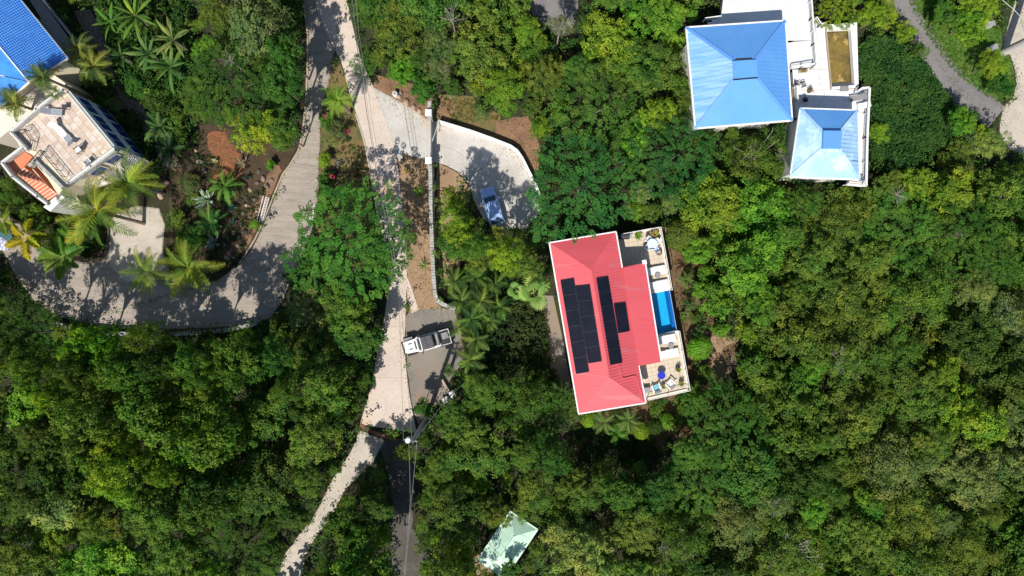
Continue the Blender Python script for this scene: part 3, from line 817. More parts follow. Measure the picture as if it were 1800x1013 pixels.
# ---- white decks and the empty-looking pool
dk = thing('sun_deck', 'white painted sun deck around the blue-roofed house and brown pool', 'deck', (at(1440, 120, zd).x, at(1440, 120, zd).y, 0))
def dpoly(lst, z0, z1, name, mat, root=dk, z=zd, **k):
    w = [at(x, y, z) for x, y in lst]
    return MB().prism([(p.x, p.y) for p in w], z0, z1).build(name, mat, root, **k)
dpoly([(1276, -40), (1424, -40), (1430, 60), (1434, 118), (1404, 124), (1392, 60), (1290, 75), (1262, 52), (1268, 24)], 2.2, 2.95, 'deck_frame', MT['greyplastic'])
dpoly([(1434, 40), (1449.5, 42), (1460.5, 159), (1509, 155), (1502, 205), (1400, 205), (1396, 124), (1434, 118)], 2.2, 2.9, 'deck_frame', MT['coping'])
# boards of the upper deck
n = 0
yy = -36.0
edge_l = lambda y: np.interp(y, [-40, 24, 50, 75], [1276, 1268, 1226, 1240])
edge_r = lambda y: np.interp(y, [-40, 60, 118], [1424, 1430, 1434])
while yy < 122:
    x0 = edge_l(yy) if yy < 72 else 1374
    x1 = edge_r(yy) - 1
    bw = 4.6
    w = [at(x, y, zd) for x, y in ((x0, yy + .2), (x1, yy - 6 + .2), (x1, yy - 6 + bw), (x0, yy + bw))]
    MB().prism([(p.x, p.y) for p in w], 2.952, 3.0 + random.uniform(-.004, .004)).build('deck_board', MT['deck'], dk)
    yy += bw + .08
# stone paving round the pool, as flags
def pave(x0, x1, y0, y1, nx, ny, mat=MT['deckstone'], zz=2.96, sk=0.0):
    for i in range(nx):
        for j in range(ny):
            a, b = x0 + (x1 - x0) * i / nx, x0 + (x1 - x0) * (i + 1) / nx
            c, d = y0 + (y1 - y0) * j / ny, y0 + (y1 - y0) * (j + 1) / ny
            s0 = sk * (c - y0); s1 = sk * (d - y0)
            w = [at(x, y, zd) for x, y in ((a + .2 + s0, c + .2), (b - .2 + s0, c + .2), (b - .2 + s1, d - .2), (a + .2 + s1, d - .2))]
            MB().prism([(p.x, p.y) for p in w], 2.9, zz + random.uniform(-.004, .004)).build('paving_flag', mat, dk)
pave(1434, 1450, 42, 118, 1, 5, sk=.06)
pave(1393, 1456, 122, 156, 4, 2, sk=.06)
pave(1397, 1500, 158, 196, 6, 2, sk=.04)
pave(1500, 1527, 158, 196, 2, 2)
pave(1509, 1526, 198, 322, 1, 6, MT['deck'], sk=-.02)
dpoly([(1500, 158), (1528, 156), (1524, 328), (1492, 324), (1496, 310), (1508, 200), (1500, 200)], 2.3, 2.88, 'deck_frame', MT['coping'])
# rusty pool basin: rim, sloping pale sides, brown water
pool = [(1450, 44), (1506, 40), (1509, 154), (1461, 158)]
inner = [(1453, 53), (1495, 51), (1502, 150), (1462, 153)]
wt = [(1452, 56), (1491, 53), (1497, 144), (1460, 146)]
Pw = [at(x, y, 2.2) for x, y in wt]
Pi = [at(x, y, 3.0) for x, y in inner]
Po = [at(x, y, 3.0) for x, y in pool]
bp_ = thing('swimming_pool', 'neglected rectangular pool holding shallow brown water', 'pool', (mid(Po[0], Po[2]).x, mid(Po[0], Po[2]).y, 0))
for i in range(4):
    j = (i + 1) % 4
    c = MB(); q = [Po[i], Po[j], Pi[j], Pi[i]]
    q = [p + Vector((0, 0, .06)) for p in q]
    face(q, .6).build('pool_rim', MT['cap'] if i != 3 else MT['curb'], bp_)
    MB().add([Pi[i], Pi[j], Pw[j], Pw[i]], [(0, 1, 2, 3)]).build('pool_side', MT['poolwhite'], bp_)
face(Pw[::-1], .05).build('pool_water', MT['waterbrown'], bp_)
MB().box(at(1484, 156, 3.1), (.8, .5, .25)).build('skimmer_box', MT['greyplastic'], bp_)
# railings
def railing(name, px, z, label, h=1.0, mat=MT['cap'], post=1.5, w=.1, group=None, mid_=2, pw=.09, cat='railing'):
    P3 = [at(x, y, z + h) for x, y in px]
    o = thing(name, label, cat, (P3[0].x, P3[0].y, z), group=group)
    for a, b in zip(P3, P3[1:]):
        MB().beam(a, b, w, .06).build('handrail', mat, o)
        for k in range(1, mid_ + 1):
            dz = Vector((0, 0, -h * k / (mid_ + 1)))
            MB().beam(a + dz, b + dz, .035, .035).build('rail', mat, o)
        n = max(1, round((b - a).length / post))
        for j in range(n + 1):
            p = a.lerp(b, j / n)
            MB().box(p - Vector((0, 0, h / 2 + .02)), (pw, pw, h)).build('post', mat, o)
    return o
railing('deck_railing', [(1425, -30), (1429, 30), (1433, 75), (1436, 112), (1432, 118)], 3.0, 'white railing between the planked deck and the brown pool', w=.14)
railing('deck_railing', [(1393, 118), (1412, 115), (1432, 112)], 3.0, 'short white railing at the lower end of the planked deck', w=.1)
railing('deck_railing', [(1436, 30), (1444, 42), (1452, 40)], 3.0, 'short railing above the top left corner of the brown pool', w=.08)
railing('deck_railing', [(1509, 160), (1516, 155), (1529, 154), (1525, 240), (1523, 327), (1490, 324)], 3.0, 'long white railing around the right edge of the pale blue pavilion', w=.2, post=2.2)
railing('deck_railing', [(1401, 150), (1403, 178)], 3.0, 'short white railing beside the corner of the bright blue roof', w=.12)
railing('deck_railing', [(1240, 32), (1268, 28)], 3.0, 'white railing above the top left corner of the bright blue roof', w=.1)

# ---- mint roof, bottom
ml = thing('mint_roof_house', 'small house with a pale mint green hipped roof at the bottom edge', 'house')
M1, M2_, M3, M4 = at(945, 931, 4), at(897, 899, 4), at(840.5, 982.5, 4), at(887, 1017, 4)
M3 = M4 + (M2_ - M1) + (at(840.5, 982.5, 4) - (M4 + (M2_ - M1))) * .0
a, b = at(904, 943, 5.1), at(881, 979.5, 5.1)
for poly, ev in (([M1, a, M2_], (M1, M2_)), ([M2_, a, b, M3], (M2_, M3)), ([M3, b, M4], (M3, M4)), ([M4, b, a, M1], (M4, M1))):
    roof_slope(ml, poly, ev, MT['mint'], .9, .03, .015)
ridge(ml, a, b, MT['mint'], .12)
fascia(ml, [M1, M2_, M3, M4, M1], MT['mint'], .13, .2)
MB().prism([(p.x, p.y) for p in inset([M1, M2_, M3, M4], .6)], 0, 3.9).build('wall', MT['wall'], ml)
dq = [at(x, y, 1.0) for x, y in ((833, 978), (843, 975), (850, 992), (878, 1012), (872, 1040), (840, 1030))]
MB().prism([(p.x, p.y) for p in dq], 0, 1.0).build('patio', MT['palesoil'], ml)

# ---- terrace house, left
ztp = 6.2
th = thing('terrace_house', 'cream two-storey house with a travertine roof terrace and blue windows', 'house', (at(110, 260, 0).x, at(110, 260, 0).y, 0))
hp = [(106, 158), (118, 163), (199, 262), (118, 322), (102, 343), (57, 273), (37, 262), (18, 232), (63, 193)]
Hh = [at(x, y, ztp) for x, y in hp]
MB().prism([(p.x, p.y) for p in Hh], 0, ztp - .05).build('wall', MT['wall'], th)
# travertine paving in its own tiles
ang = math.atan2(-(262 - 163), 199 - 118)
ca, sa = math.cos(ang), math.sin(ang)
o0 = at(106, 158, ztp)
poly2 = [(p.x, p.y) for p in Hh]
def inside(poly, x, y):
    c = False; n = len(poly)
    for i in range(n):
        x1, y1 = poly[i]; x2, y2 = poly[(i + 1) % n]
        if (y1 > y) != (y2 > y) and x < (x2 - x1) * (y - y1) / (y2 - y1) + x1: c = not c
    return c
hole = [(p.x, p.y) for p in [at(x, y, ztp) for x, y in ((48, 284), (60, 266), (106, 318), (112, 350), (95, 345))]]
tw = .62
k = 0
tmats = [M('travertine_%s' % n, c, c2, .9, .7, .002, 8, fine=.08, fscale=5) for n, c, c2 in (('rose', (.56, .43, .345), (.50, .38, .30)), ('cream', (.58, .47, .365), (.53, .42, .33)), ('pale', (.64, .545, .46), (.58, .49, .41)))]
for i in range(-14, 15):
    for j in range(-2, 18):
        for h_ in ((0,) if (i * 7 + j * 3) % 5 else (0, 1)):
            lx = (i + (.5 if j % 2 else 0)) * tw; ly = -j * tw
            dims = (tw - .02, tw - .02)
            if (i * 7 + j * 3) % 5 == 0:
                dims = (tw / 2 - .02, tw - .02); lx += (-.25 + .5 * h_) * tw
            x = o0.x + ca * lx - sa * ly; y = o0.y + sa * lx + ca * ly
            cs = [(x + ca * a * dims[0] * .5 - sa * b * dims[1] * .5, y + sa * a * dims[0] * .5 + ca * b * dims[1] * .5) for a in (-1, 1) for b in (-1, 1)]
            if all(inside(poly2, *c) for c in cs) and not any(inside(hole, *c) for c in cs + [(x, y)]):
                MB().box((x, y, ztp - .01), (dims[0], dims[1], .05), rz=ang).build('paving_tile', random.choice(tmats), th)
# parapets
def parapet(px, w=.34, h=.55, mat=MT['stone'], capm=MT['cap'], z=ztp):
    P3 = [at(x, y, z + h) for x, y in px]
    for a, b in zip(P3, P3[1:]):
        d = (b - a).normalized()
        MB().beam(a - Vector((0, 0, h / 2)), b - Vector((0, 0, h / 2)), w, h).build('parapet', mat, th)
        MB().beam(a + Vector((0, 0, .05)) - d * .1, b + Vector((0, 0, .05)) + d * .1, .12, .05).build('handrail', capm, th)
parapet([(108, 157), (64, 192), (17.5, 232)])
parapet([(17.5, 232), (46, 262)])
parapet([(40, 258), (2.5, 286), (22, 311), (66, 346), (82, 358)])
parapet([(108, 157), (119, 163)], .2, .25, MT['coping'], MT['coping'])
parapet([(119, 163), (200, 262)], .3, .25, MT['coping'], MT['greenwall'])
parapet([(200, 262), (160, 292), (119, 322)], .45, .5)
# stair block and steps
sb = [at(x, y, ztp) for x, y in ((40, 262), (58, 272), (104, 340), (112, 352), (84, 360), (24, 310), (5, 286))]
MB().prism([(p.x, p.y) for p in sb], 0, 3.4).build('stair_base', MT['wall'], th)
MB().prism([(p.x, p.y) for p in [at(x, y, ztp - .3) for x, y in ((37, 262), (57, 276), (40, 296), (26, 303), (12, 288))]], 0, ztp - .3).build('stair_landing', MT['terracotta'], th)
for i in range(12):
    t0, t1 = i / 12, (i + 1) / 12
    a0 = np.array((26.0, 303.0)); a1 = np.array((84.0, 352.0)); b0 = np.array((40.0, 292.0)); b1 = np.array((101.0, 341.0))
    z = ztp - .35 - i * .17
    q = [at(*(a0 + (a1 - a0) * t0), z), at(*(b0 + (b1 - b0) * t0), z), at(*(b0 + (b1 - b0) * (t1 - .012)), z), at(*(a0 + (a1 - a0) * (t1 - .012)), z)]
    st = MB().prism([(p.x, p.y) for p in q], 3.38, z).build('stair_step', MT['terracotta'], th)
    MB().beam(q[3] + Vector((0, 0, .015)), q[2] + Vector((0, 0, .015)), .07, .03).build('nosing', MT['coping'], st)
MB().prism([(p.x, p.y) for p in [at(x, y, 5.2) for x, y in ((76, 364), (103, 341), (113, 347), (88, 372))]], 0, 5.2).build('end_wall', MT['cap'], th)
for q in (((62, 288), (104, 336)), ((57, 297), (96, 340))):
    MB().beam(at(*q[0], 5.6), at(*q[1], 4.6), .05, .05).build('handrail', MT['cap'], th)
for q in (((50, 292), (60, 281)), ((60, 281), (110, 330))):
    A, B = at(*q[0], ztp + .35), at(*q[1], ztp + .35)
    MB().beam(A - Vector((0, 0, .35)), B - Vector((0, 0, .35)), .3, .7).build('parapet', MT['stone'], th)
for run in (((52, 286), (70, 264), (116, 320)), ((29, 232), (41, 227), (54, 246), (50, 262))):
    for q0, q1 in zip(run, run[1:]):
        A, B = at(*q0, ztp + 1.0), at(*q1, ztp + 1.0)
        MB().beam(A, B, .06, .05).build('handrail', MT['darkmetal'], th)
        n = max(1, round((B - A).length / .9))
        for j in range(n + 1):
            p = A.lerp(B, j / n); MB().box(p - Vector((0, 0, .5)), (.05, .05, 1.0)).build('post', MT['darkmetal'], th)
        for dz in (.35, .65): MB().beam(A - Vector((0, 0, dz)), B - Vector((0, 0, dz)), .03, .03).build('rail', MT['darkmetal'], th)
# the sage wall with two storeys of blue windows facing the path
wa, wb_ = at(119, 163, ztp + .25), at(200, 262, ztp + .25)
wa.z = wb_.z = 0
d = (wb_ - wa).normalized(); nn = Vector((-d.y, d.x, 0))
if nn.dot(Vector((1, 1, 0))) < 0: nn = -nn
Lw = (wb_ - wa).length
m3 = Matrix((d, nn, d.cross(nn))).transposed()
MB().box((wa + wb_) / 2 + nn * .10 + Vector((0, 0, 3.2)), (Lw, .12, 6.4), M_=m3).build('facade', MT['greenwall'], th)
MB().box((wa + wb_) / 2 + nn * .19 + Vector((0, 0, 3.25)), (Lw, .1, .22), M_=m3).build('string_course', MT['cap'], th)
MB().box((wa + wb_) / 2 + nn * .19 + Vector((0, 0, 6.3)), (Lw + .1, .1, .22), M_=m3).build('string_course', MT['cap'], th)
for zc in (1.7, 4.8):
    for i in range(3):
        cx = wa + d * (Lw * (.19 + .31 * i))
        fr = MB().box(cx + nn * .2 + Vector((0, 0, zc)), (2.15, .08, 1.9), M_=m3).build('window', MT['cap'], th)
        for s_ in (-.5, .5):
            MB().box(cx + d * s_ * 1.0 + nn * .245 + Vector((0, 0, zc)), (.9, .03, 1.7), M_=m3).build('pane', MT['blueglass'], fr)
# south-east side: door recess and white bench seen under the palms
wc, wd = at(200, 262, 0 + ztp), at(119, 322, ztp)
wc.z = wd.z = 0
d2 = (wd - wc).normalized(); n2 = Vector((d2.y, -d2.x, 0))
if n2.dot(Vector((1, -1, 0))) < 0: n2 = -n2
m4 = Matrix((d2, n2, d2.cross(n2))).transposed()
for t, zc in ((.2, 4.6), (.55, 4.6), (.25, 1.6), (.7, 1.6)):
    fr = MB().box(wc.lerp(wd, t) + n2 * .06 + Vector((0, 0, zc)), (1.5, .1, 1.5), M_=m4).build('window', MT['cap'], th)
    MB().box(wc.lerp(wd, t) + n2 * .12 + Vector((0, 0, zc)), (1.25, .04, 1.25), M_=m4).build('pane', MT['blueglass'], fr)
bal = [at(x, y, 3.2) for x, y in ((212, 262), (262, 284), (250, 300), (170, 330), (150, 318))]
MB().prism([(p.x, p.y) for p in bal], 2.9, 3.2).build('balcony', MT['coping'], th)
for i in range(14):
    t = i / 13
    A = at(*(np.array((213.0, 266.0)) * (1 - t) + np.array((256.0, 287.0)) * t), 4.0)
    MB().beam(A, A + Vector((-.9, -1.3, 0)), .06, .1).build('pergola_slat', MT['cap'], th)

# ---- blue tiled house, top left corner
bt = thing('blue_tile_house', 'house with a glazed blue tiled roof in the top left corner', 'house', (at(20, 90, 0).x, at(20, 90, 0).y, 0))
def tiled(root, a, b, c, d_, nu, nv, mat, amp=.03, step=.05, label=None):
    """a->b along the eave, d_->c along the ridge; rolled tiles in lapping courses"""
    mb = MB()
    su = 5
    n = (b - a).cross(d_ - a).normalized()
    if n.z < 0: n = -n
    for j in range(nv):
        for r_ in (0, 1):
            v = (j + (0 if r_ == 0 else .88)) / nv
            for i in range(nu * su + 1):
                u = i / (nu * su)
                p = (a * (1 - u) + b * u) * (1 - v) + (d_ * (1 - u) + c * u) * v
                hgt = amp * (.5 + .5 * math.cos(2 * math.pi * i / su)) + (step if r_ == 0 else 0)
                mb.v.append(tuple(p + n * hgt))
    w = nu * su + 1
    for rI in range(2 * nv - 1):
        for i in range(w - 1):
            q = rI * w + i
            mb.f.append((q, q + 1, q + 1 + w, q + w))
    o = mb.build('tiled_slope', mat, root, label=label)
    if step > 0:
        o.data.materials.append(MT['tilejoint'])
        idx = [1 if (rI % 2 == 1 or i % su == 2) else 0 for rI in range(2 * nv - 1) for i in range(w - 1)]
        o.data.polygons.foreach_set('material_index', idx)
    return o
zr = 7.4
E0, E1 = at(34, -2, 6), at(118.5, 103, 6)
E0 = E1 + (E0 - E1) * 1.5
R1, R0 = at(50, 143, zr), at(-35, 40, zr)
R0 = R1 + (R0 - R1).normalized() * (E0 - E1).length
tiled(bt, E1, E0, R0, R1, 44, 20, MT['bluetile'], amp=.06, step=.055)
R1n, Rq = at(50, 143, zr), at(-2, 80, zr); V0 = at(-2, 131, 6.7)
mb = MB(); mb.add([R1n, Rq, V0], [(0, 1, 2)]); mb.build('roof_slope', MT['bluetile'], bt)
tiled(bt, at(50, 144, 7.2), at(-10, 131, 6.9), at(-10, 205, 5.7), at(2, 192, 5.9), 22, 2, MT['bluetile2'], amp=.09, step=.0)
MB().beam(R1n + Vector((0, 0, .08)), Rq + Vector((0, 0, .08)), .12, .1).build('ridge_cap', MT['cap'], bt)
MB().beam(E0 - Vector((0, 0, .05)), E1 - Vector((0, 0, .05)), .16, .2).build('gutter', MT['cap'], bt)
MB().beam(E1 - Vector((0, 0, .05)), R1n - Vector((0, 0, .08)), .2, .16).build('barge_board', MT['coping'], bt)
MB().beam(R1n - Vector((0, 0, .2)), at(0, 192, 6), .2, .16).build('barge_board', MT['coping'], bt)
hb = [at(x, y, 6) for x, y in ((28, 10), (106, 104), (48, 138), (-6, 178), (-60, 100), (-60, -40))]
MB().prism([(p.x, p.y) for p in hb], 0, 5.7).build('wall', MT['wall'], bt)
# balcony and stepped terrace between the two houses
lt = [at(x, y, 4.2) for x, y in ((-10, 196), (48, 150), (92, 130), (120, 150), (104, 158), (62, 190), (16, 230), (-10, 250))]
MB().prism([(p.x, p.y) for p in lt], 0, 4.2).build('lower_terrace', MT['coping'], bt)
railing('balcony_railing', [(60, -20), (92, 22), (138, 80), (150, 108)], 3.2, 'thin grey balcony railing along the right side of the blue tiled house', mat=MT['steel'], w=.06, pw=.05)
bl = [at(x, y, 3.2) for x, y in ((40, -20), (58, -20), (148, 108), (120, 112))]
MB().prism([(p.x, p.y) for p in bl], 2.9, 3.2).build('balcony', MT['greyplastic'], bt)
# teal awning and crumpled white sheet on the left edge
aw = thing('awning', 'teal awning at the left edge above the shaded court', 'awning', (at(0, 400, 0).x, at(0, 400, 0).y, 0))
face([at(x, y, 2.4) for x, y in ((-20, 392), (14, 402), (22, 418), (12, 424), (-20, 404))], .06).build('canopy', MT['teal'], aw)
for q in ((12, 404), (18, 417)):
    MB().cyl(at(*q, 0), .05, 2.36, 6).build('post', MT['darkmetal'], aw)
cs = MB(); nxx, nyy = 14, 16
for i in range(nxx):
    for j in range(nyy):
        p = at(-14 + 26 * i / (nxx - 1), 406 + 34 * j / (nyy - 1), 1.2)
        cs.v.append((p.x + random.uniform(-.04, .04), p.y, 1.2 + .25 * math.sin(i * 1.9 + j) * math.cos(j * 1.3) - .06 * abs(j - 8)))
for i in range(nxx - 1):
    for j in range(nyy - 1):
        q = i * nyy + j; cs.f.append((q, q + 1, q + nyy + 1, q + nyy))
tag(cs.build('tarpaulin', MT['cloth']), 'crumpled white tarpaulin over a heap at the left edge', 'tarpaulin')
# ------------------------------------------------------------------ foliage meshes
def quick_mesh(name, V, F, mat, tint=None):
    V = np.asarray(V, np.float32); F = np.asarray(F, np.int32)
    k = F.shape[1]
    me = bpy.data.meshes.new(name)
    me.vertices.add(len(V)); me.vertices.foreach_set('co', V.ravel())
    me.loops.add(F.size); me.loops.foreach_set('vertex_index', F.ravel())
    me.polygons.add(len(F)); me.polygons.foreach_set('loop_start', np.arange(0, F.size, k, dtype=np.int32))
    me.update(calc_edges=True)
    if tint is not None:
        a = me.attributes.new('tint', 'FLOAT', 'FACE')
        a.data.foreach_set('value', np.asarray(tint, np.float32))
    me.materials.append(mat)
    return me
def unit(a):
    return a / (np.linalg.norm(a, axis=1, keepdims=True) + 1e-9)
def leaves(P, Nn, length, width, fold=.25, forward=None):
    """a folded, pointed leaf at every P lying across the direction Nn"""
    n = len(P)
    r = rng.normal(size=(n, 3)) if forward is None else forward + rng.normal(size=(n, 3)) * .25
    t = unit(r - Nn * np.sum(r * Nn, axis=1, keepdims=True))
    s = np.cross(Nn, t)
    L = (length * rng.uniform(.7, 1.3, (n, 1))); W = (width * rng.uniform(.75, 1.25, (n, 1)))
    b = P - t * L * .5
    tip = P + t * L * .5 - Nn * L * .12
    l = P - s * W * .5 + Nn * W * fold - t * L * .05
    q = P + s * W * .5 + Nn * W * fold - t * L * .05
    V = np.stack([b, l, tip, q], axis=1).reshape(-1, 3)
    i = np.arange(n)[:, None] * 4
    F = np.concatenate([i + np.array([[0, 2, 1]]), i + np.array([[0, 3, 2]])], axis=1).reshape(-1, 3)
    return V, F
def sph(n, up=0.0):
    v = unit(rng.normal(size=(n, 3)) + np.array([[0, 0, up]]))
    return v
def crown(kind, R_, seed):
    global rng
    keep = rng; rng = np.random.default_rng(seed)
    P = []; Nn = []; T = []
    if kind in ('broad', 'olive', 'big', 'scrub'):
        nl = int(rng.integers(6, 10))
        a = rng.uniform(0, 6.283) + np.arange(nl) * 6.283 / nl + rng.normal(size=nl) * .3
        rad = R_ * rng.uniform(.38, .72, nl)
        C = np.stack([np.cos(a) * rad, np.sin(a) * rad, rng.uniform(-.35, .22, nl) * R_], 1)
        C = np.vstack([C, [[rng.normal() * .1 * R_, rng.normal() * .1 * R_, .28 * R_]], [[rng.normal() * .25 * R_, rng.normal() * .25 * R_, .1 * R_]]])
        LR = R_ * rng.uniform(.26, .42, len(C)); LR[-2] = R_ * .42
        ntuft = {'broad': 150, 'olive': 180, 'big': 90, 'scrub': 160}[kind]
        nleaf = {'broad': 54, 'olive': 44, 'big': 36, 'scrub': 34}[kind]
        rt = {'broad': .115, 'olive': .09, 'big': .15, 'scrub': .105}[kind] * R_
        w = LR ** 2 / np.sum(LR ** 2)
        for k in range(ntuft):
            j = rng.choice(len(C), p=w)
            o = sph(1, .75)[0]
            c = C[j] + o * LR[j] * rng.uniform(.7, 1.08) * np.array([1, 1, .8])
            tr = rt * rng.uniform(.65, 1.3)
            m = int(nleaf * rng.uniform(.7, 1.3))
            d = sph(m, .55)
            p = c + d * tr * rng.uniform(.4, 1.35, (m, 1)) * np.array([1, 1, .75])
            P.append(p); Nn.append(unit(d * .7 + o * .35 + rng.normal(size=(m, 3)) * .42 + np.array([[0, 0, .35]])))
            T.append(np.clip(.5 + rng.normal() * .17 + rng.normal(size=m) * .15, 0, 1.2))
        # inner fill lower down, darker tint puts the crown's inner shade into colour
        m = 700
        d = sph(m, 0)
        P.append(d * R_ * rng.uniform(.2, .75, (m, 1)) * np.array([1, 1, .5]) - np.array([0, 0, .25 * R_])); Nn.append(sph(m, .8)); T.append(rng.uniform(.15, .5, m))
        ll = {'broad': .075, 'olive': .062, 'big': .115, 'scrub': .058}[kind] * R_
        ww = ll * {'broad': .62, 'olive': .5, 'big': .72, 'scrub': .45}[kind]
    elif kind == 'feather':
        nl = 34
        for k in range(300):
            a = rng.uniform(0, 6.283); r = R_ * math.sqrt(rng.uniform(0, 1)) * (1 + .14 * math.sin(3 * a + seed) + .09 * math.sin(7 * a))
            z = .42 * R_ * (1 - (r / R_) ** 2) + rng.normal() * .07 * R_
            outd = np.array([math.cos(a), math.sin(a), .1]) + rng.normal(size=3) * .5
            outd[2] = rng.uniform(-.25, .2); outd /= np.linalg.norm(outd)
            L = R_ * rng.uniform(.12, .22); side = np.cross(outd, [0, 0, 1]); side /= np.linalg.norm(side)
            m = 56
            u = rng.uniform(0, 1, m); s = rng.choice([-1, 1], m) * rng.uniform(.1, 1, m) * np.sin(u * 2.6 + .35)
            p = np.array([math.cos(a) * r, math.sin(a) * r, z]) + outd * (u[:, None] * L) + side * s[:, None] * L * .32 - np.array([0, 0, 1]) * ((u ** 2) * L * .25 + np.abs(s) * L * .08)[:, None]
            P.append(p); Nn.append(unit(np.array([[0, 0, 1.0]]) + rng.normal(size=(m, 3)) * .42 + outd * .15))
            T.append(np.clip(.5 + rng.normal() * .2 + rng.normal(size=m) * .13, 0, 1.2))
        m = 900; d = sph(m, 0)
        P.append(d * R_ * rng.uniform(.2, .85, (m, 1)) * np.array([1, 1, .3]) - np.array([0, 0, .15 * R_])); Nn.append(sph(m, .8)); T.append(rng.uniform(.1, .4, m))  # lower tint, shade inside the crown put into leaf colour
        ll, ww = .036 * R_, .017 * R_
    elif kind == 'round':
        m = 3400
        d = sph(m, .35)
        bump = 1 + .06 * np.sin(d[:, :1] * 9 + seed) * np.cos(d[:, 1:2] * 8)
        P.append(d * R_ * bump * rng.uniform(.9, 1.03, (m, 1)) * np.array([1, 1, .85])); Nn.append(unit(d + rng.normal(size=(m, 3)) * .45)); T.append(np.clip(.5 + rng.normal(size=m) * .22, 0, 1.2))
        ll, ww = .13 * R_, .075 * R_
    P = np.vstack(P); Nn = np.vstack(Nn); T = np.concatenate(T)
    V, F = leaves(P, Nn, ll, ww)
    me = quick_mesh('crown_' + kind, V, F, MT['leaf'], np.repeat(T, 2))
    rng = keep
    return me
def trunk_mesh(seed, spread):
    rnd = random.Random(seed)
    mb = MB()
    mb.tube([(0, 0, 0), (rnd.uniform(-.05, .05), rnd.uniform(-.05, .05), .5), (0, 0, .8)], [.16, .12, .09], 7)
    for k in range(6):
        a = k * 1.05 + rnd.uniform(-.3, .3); r = spread * rnd.uniform(.5, .8)
        mb.tube([(0, 0, .6 + .03 * k), (math.cos(a) * r * .5, math.sin(a) * r * .5, .85), (math.cos(a) * r, math.sin(a) * r, 1.0)], [.07, .05, .02], 5)
    return mb.mesh('trunk', MT['bark'])
def twig_mesh(seed, R_):
    rnd = random.Random(seed); mb = MB()
    for k in range(16):
        a = rnd.uniform(0, 6.28); r = R_ * rnd.uniform(.3, .95)
        p0 = Vector((rnd.uniform(-.2, .2), rnd.uniform(-.2, .2), -.2 * R_))
        p2 = Vector((math.cos(a) * r, math.sin(a) * r, rnd.uniform(.15, .5) * R_))
        p1 = (p0 + p2) / 2 + Vector((rnd.uniform(-.2, .2), rnd.uniform(-.2, .2), .1))
        mb.tube([p0, p1, p2], [.035, .028, .012], 4)
        for q in range(3):
            t = rnd.uniform(.4, .9); s = p1.lerp(p2, t)
            e = s + Vector((rnd.uniform(-.5, .5), rnd.uniform(-.5, .5), rnd.uniform(0, .3)))
            mb.tube([s, e], [.016, .008], 3)
    return mb.mesh('branches', MT['twig'])
PROTO = {}
for kd, n, R_ in (('broad', 5, 3.0), ('olive', 4, 3.0), ('big', 3, 3.0), ('scrub', 4, 3.0), ('feather', 2, 5.0), ('round', 2, 1.5)):
    PROTO[kd] = [(crown(kd, R_, 100 + 17 * i + len(kd)), R_) for i in range(n)]
TRUNK = [trunk_mesh(i, 2.0) for i in range(4)]
TWIG = [twig_mesh(i, 2.8) for i in range(3)]
COL = {'dark': (.042, .090, .016), 'deep': (.046, .130, .022), 'mid': (.080, .170, .024), 'olive': (.110, .175, .028), 'yellow': (.165, .27, .022),
       'bright': (.11, .26, .024), 'grey': (.125, .175, .06), 'pale': (.18, .27, .07), 'dry': (.14, .14, .06), 'fern': (.05, .16, .024), 'tama': (.038, .135, .03)}
CW = {'tama': 'deep green', 'dark': 'dark green', 'deep': 'deep green', 'mid': 'mid green', 'olive': 'olive green', 'yellow': 'yellow-green', 'bright': 'bright green', 'grey': 'grey-green',
      'pale': 'pale green', 'dry': 'brownish half-dry', 'fern': 'fresh green'}
KW = {'broad': 'leafy', 'olive': 'fine-leaved', 'big': 'large-leaved', 'scrub': 'ragged twiggy', 'feather': 'feathery spreading', 'round': 'rounded'}
PLANTS = []   # (object, px, py, r, colour key, kind, family)
def tree(px, py, rpx, kind, ck, zc, family='tree', label=None, group=None, name=None):
    r = rpx / PPM * (H - zc) / H
    c = at(px, py, zc)
    name = name or {'tree': 'broadleaf_tree', 'shrub': 'shrub'}[family]
    o = thing(name, label or 'tmp', 'tree' if family == 'tree' else 'shrub', (c.x, c.y, 0), 0, group)
    me, R_ = random.choice(PROTO[kind])
    s = r / R_ * 1.04
    k = inst('crown' if family == 'tree' else 'foliage', me, o, (0, 0, zc), (random.uniform(-.08, .08), random.uniform(-.08, .08), random.uniform(0, 6.28)), (s * random.uniform(.93, 1.07), s * random.uniform(.93, 1.07), s * random.uniform(.75, 1.0) * (2.3 if zc > 9.4 and family == 'tree' else 1.6 if zc > 8 and family == 'tree' else 1)))
    b = COL[ck]; j = random.uniform(.86, 1.14); hj = random.uniform(.94, 1.08)
    if label is None: b = tuple(.74 * p_ + .26 * q_ for p_, q_ in zip(b, (.10, .165, .027)))
    k.color = (b[0] * j * hj, b[1] * j, b[2] * j, 1)
    inst('trunk' if family == 'tree' else 'stem', random.choice(TRUNK), o, (0, 0, 0), (0, 0, random.uniform(0, 6.28)), (r / 3.0, r / 3.0, max(.3, zc - .15 * r)))
    if kind == 'scrub' and family == 'tree' and random.random() < .4:
        inst('branches', random.choice(TWIG), o, (0, 0, zc), (0, 0, random.uniform(0, 6.28)), (r / 3.0,) * 3)
    PLANTS.append([o, px, py, r, ck, kind, family, label is not None])
    return o

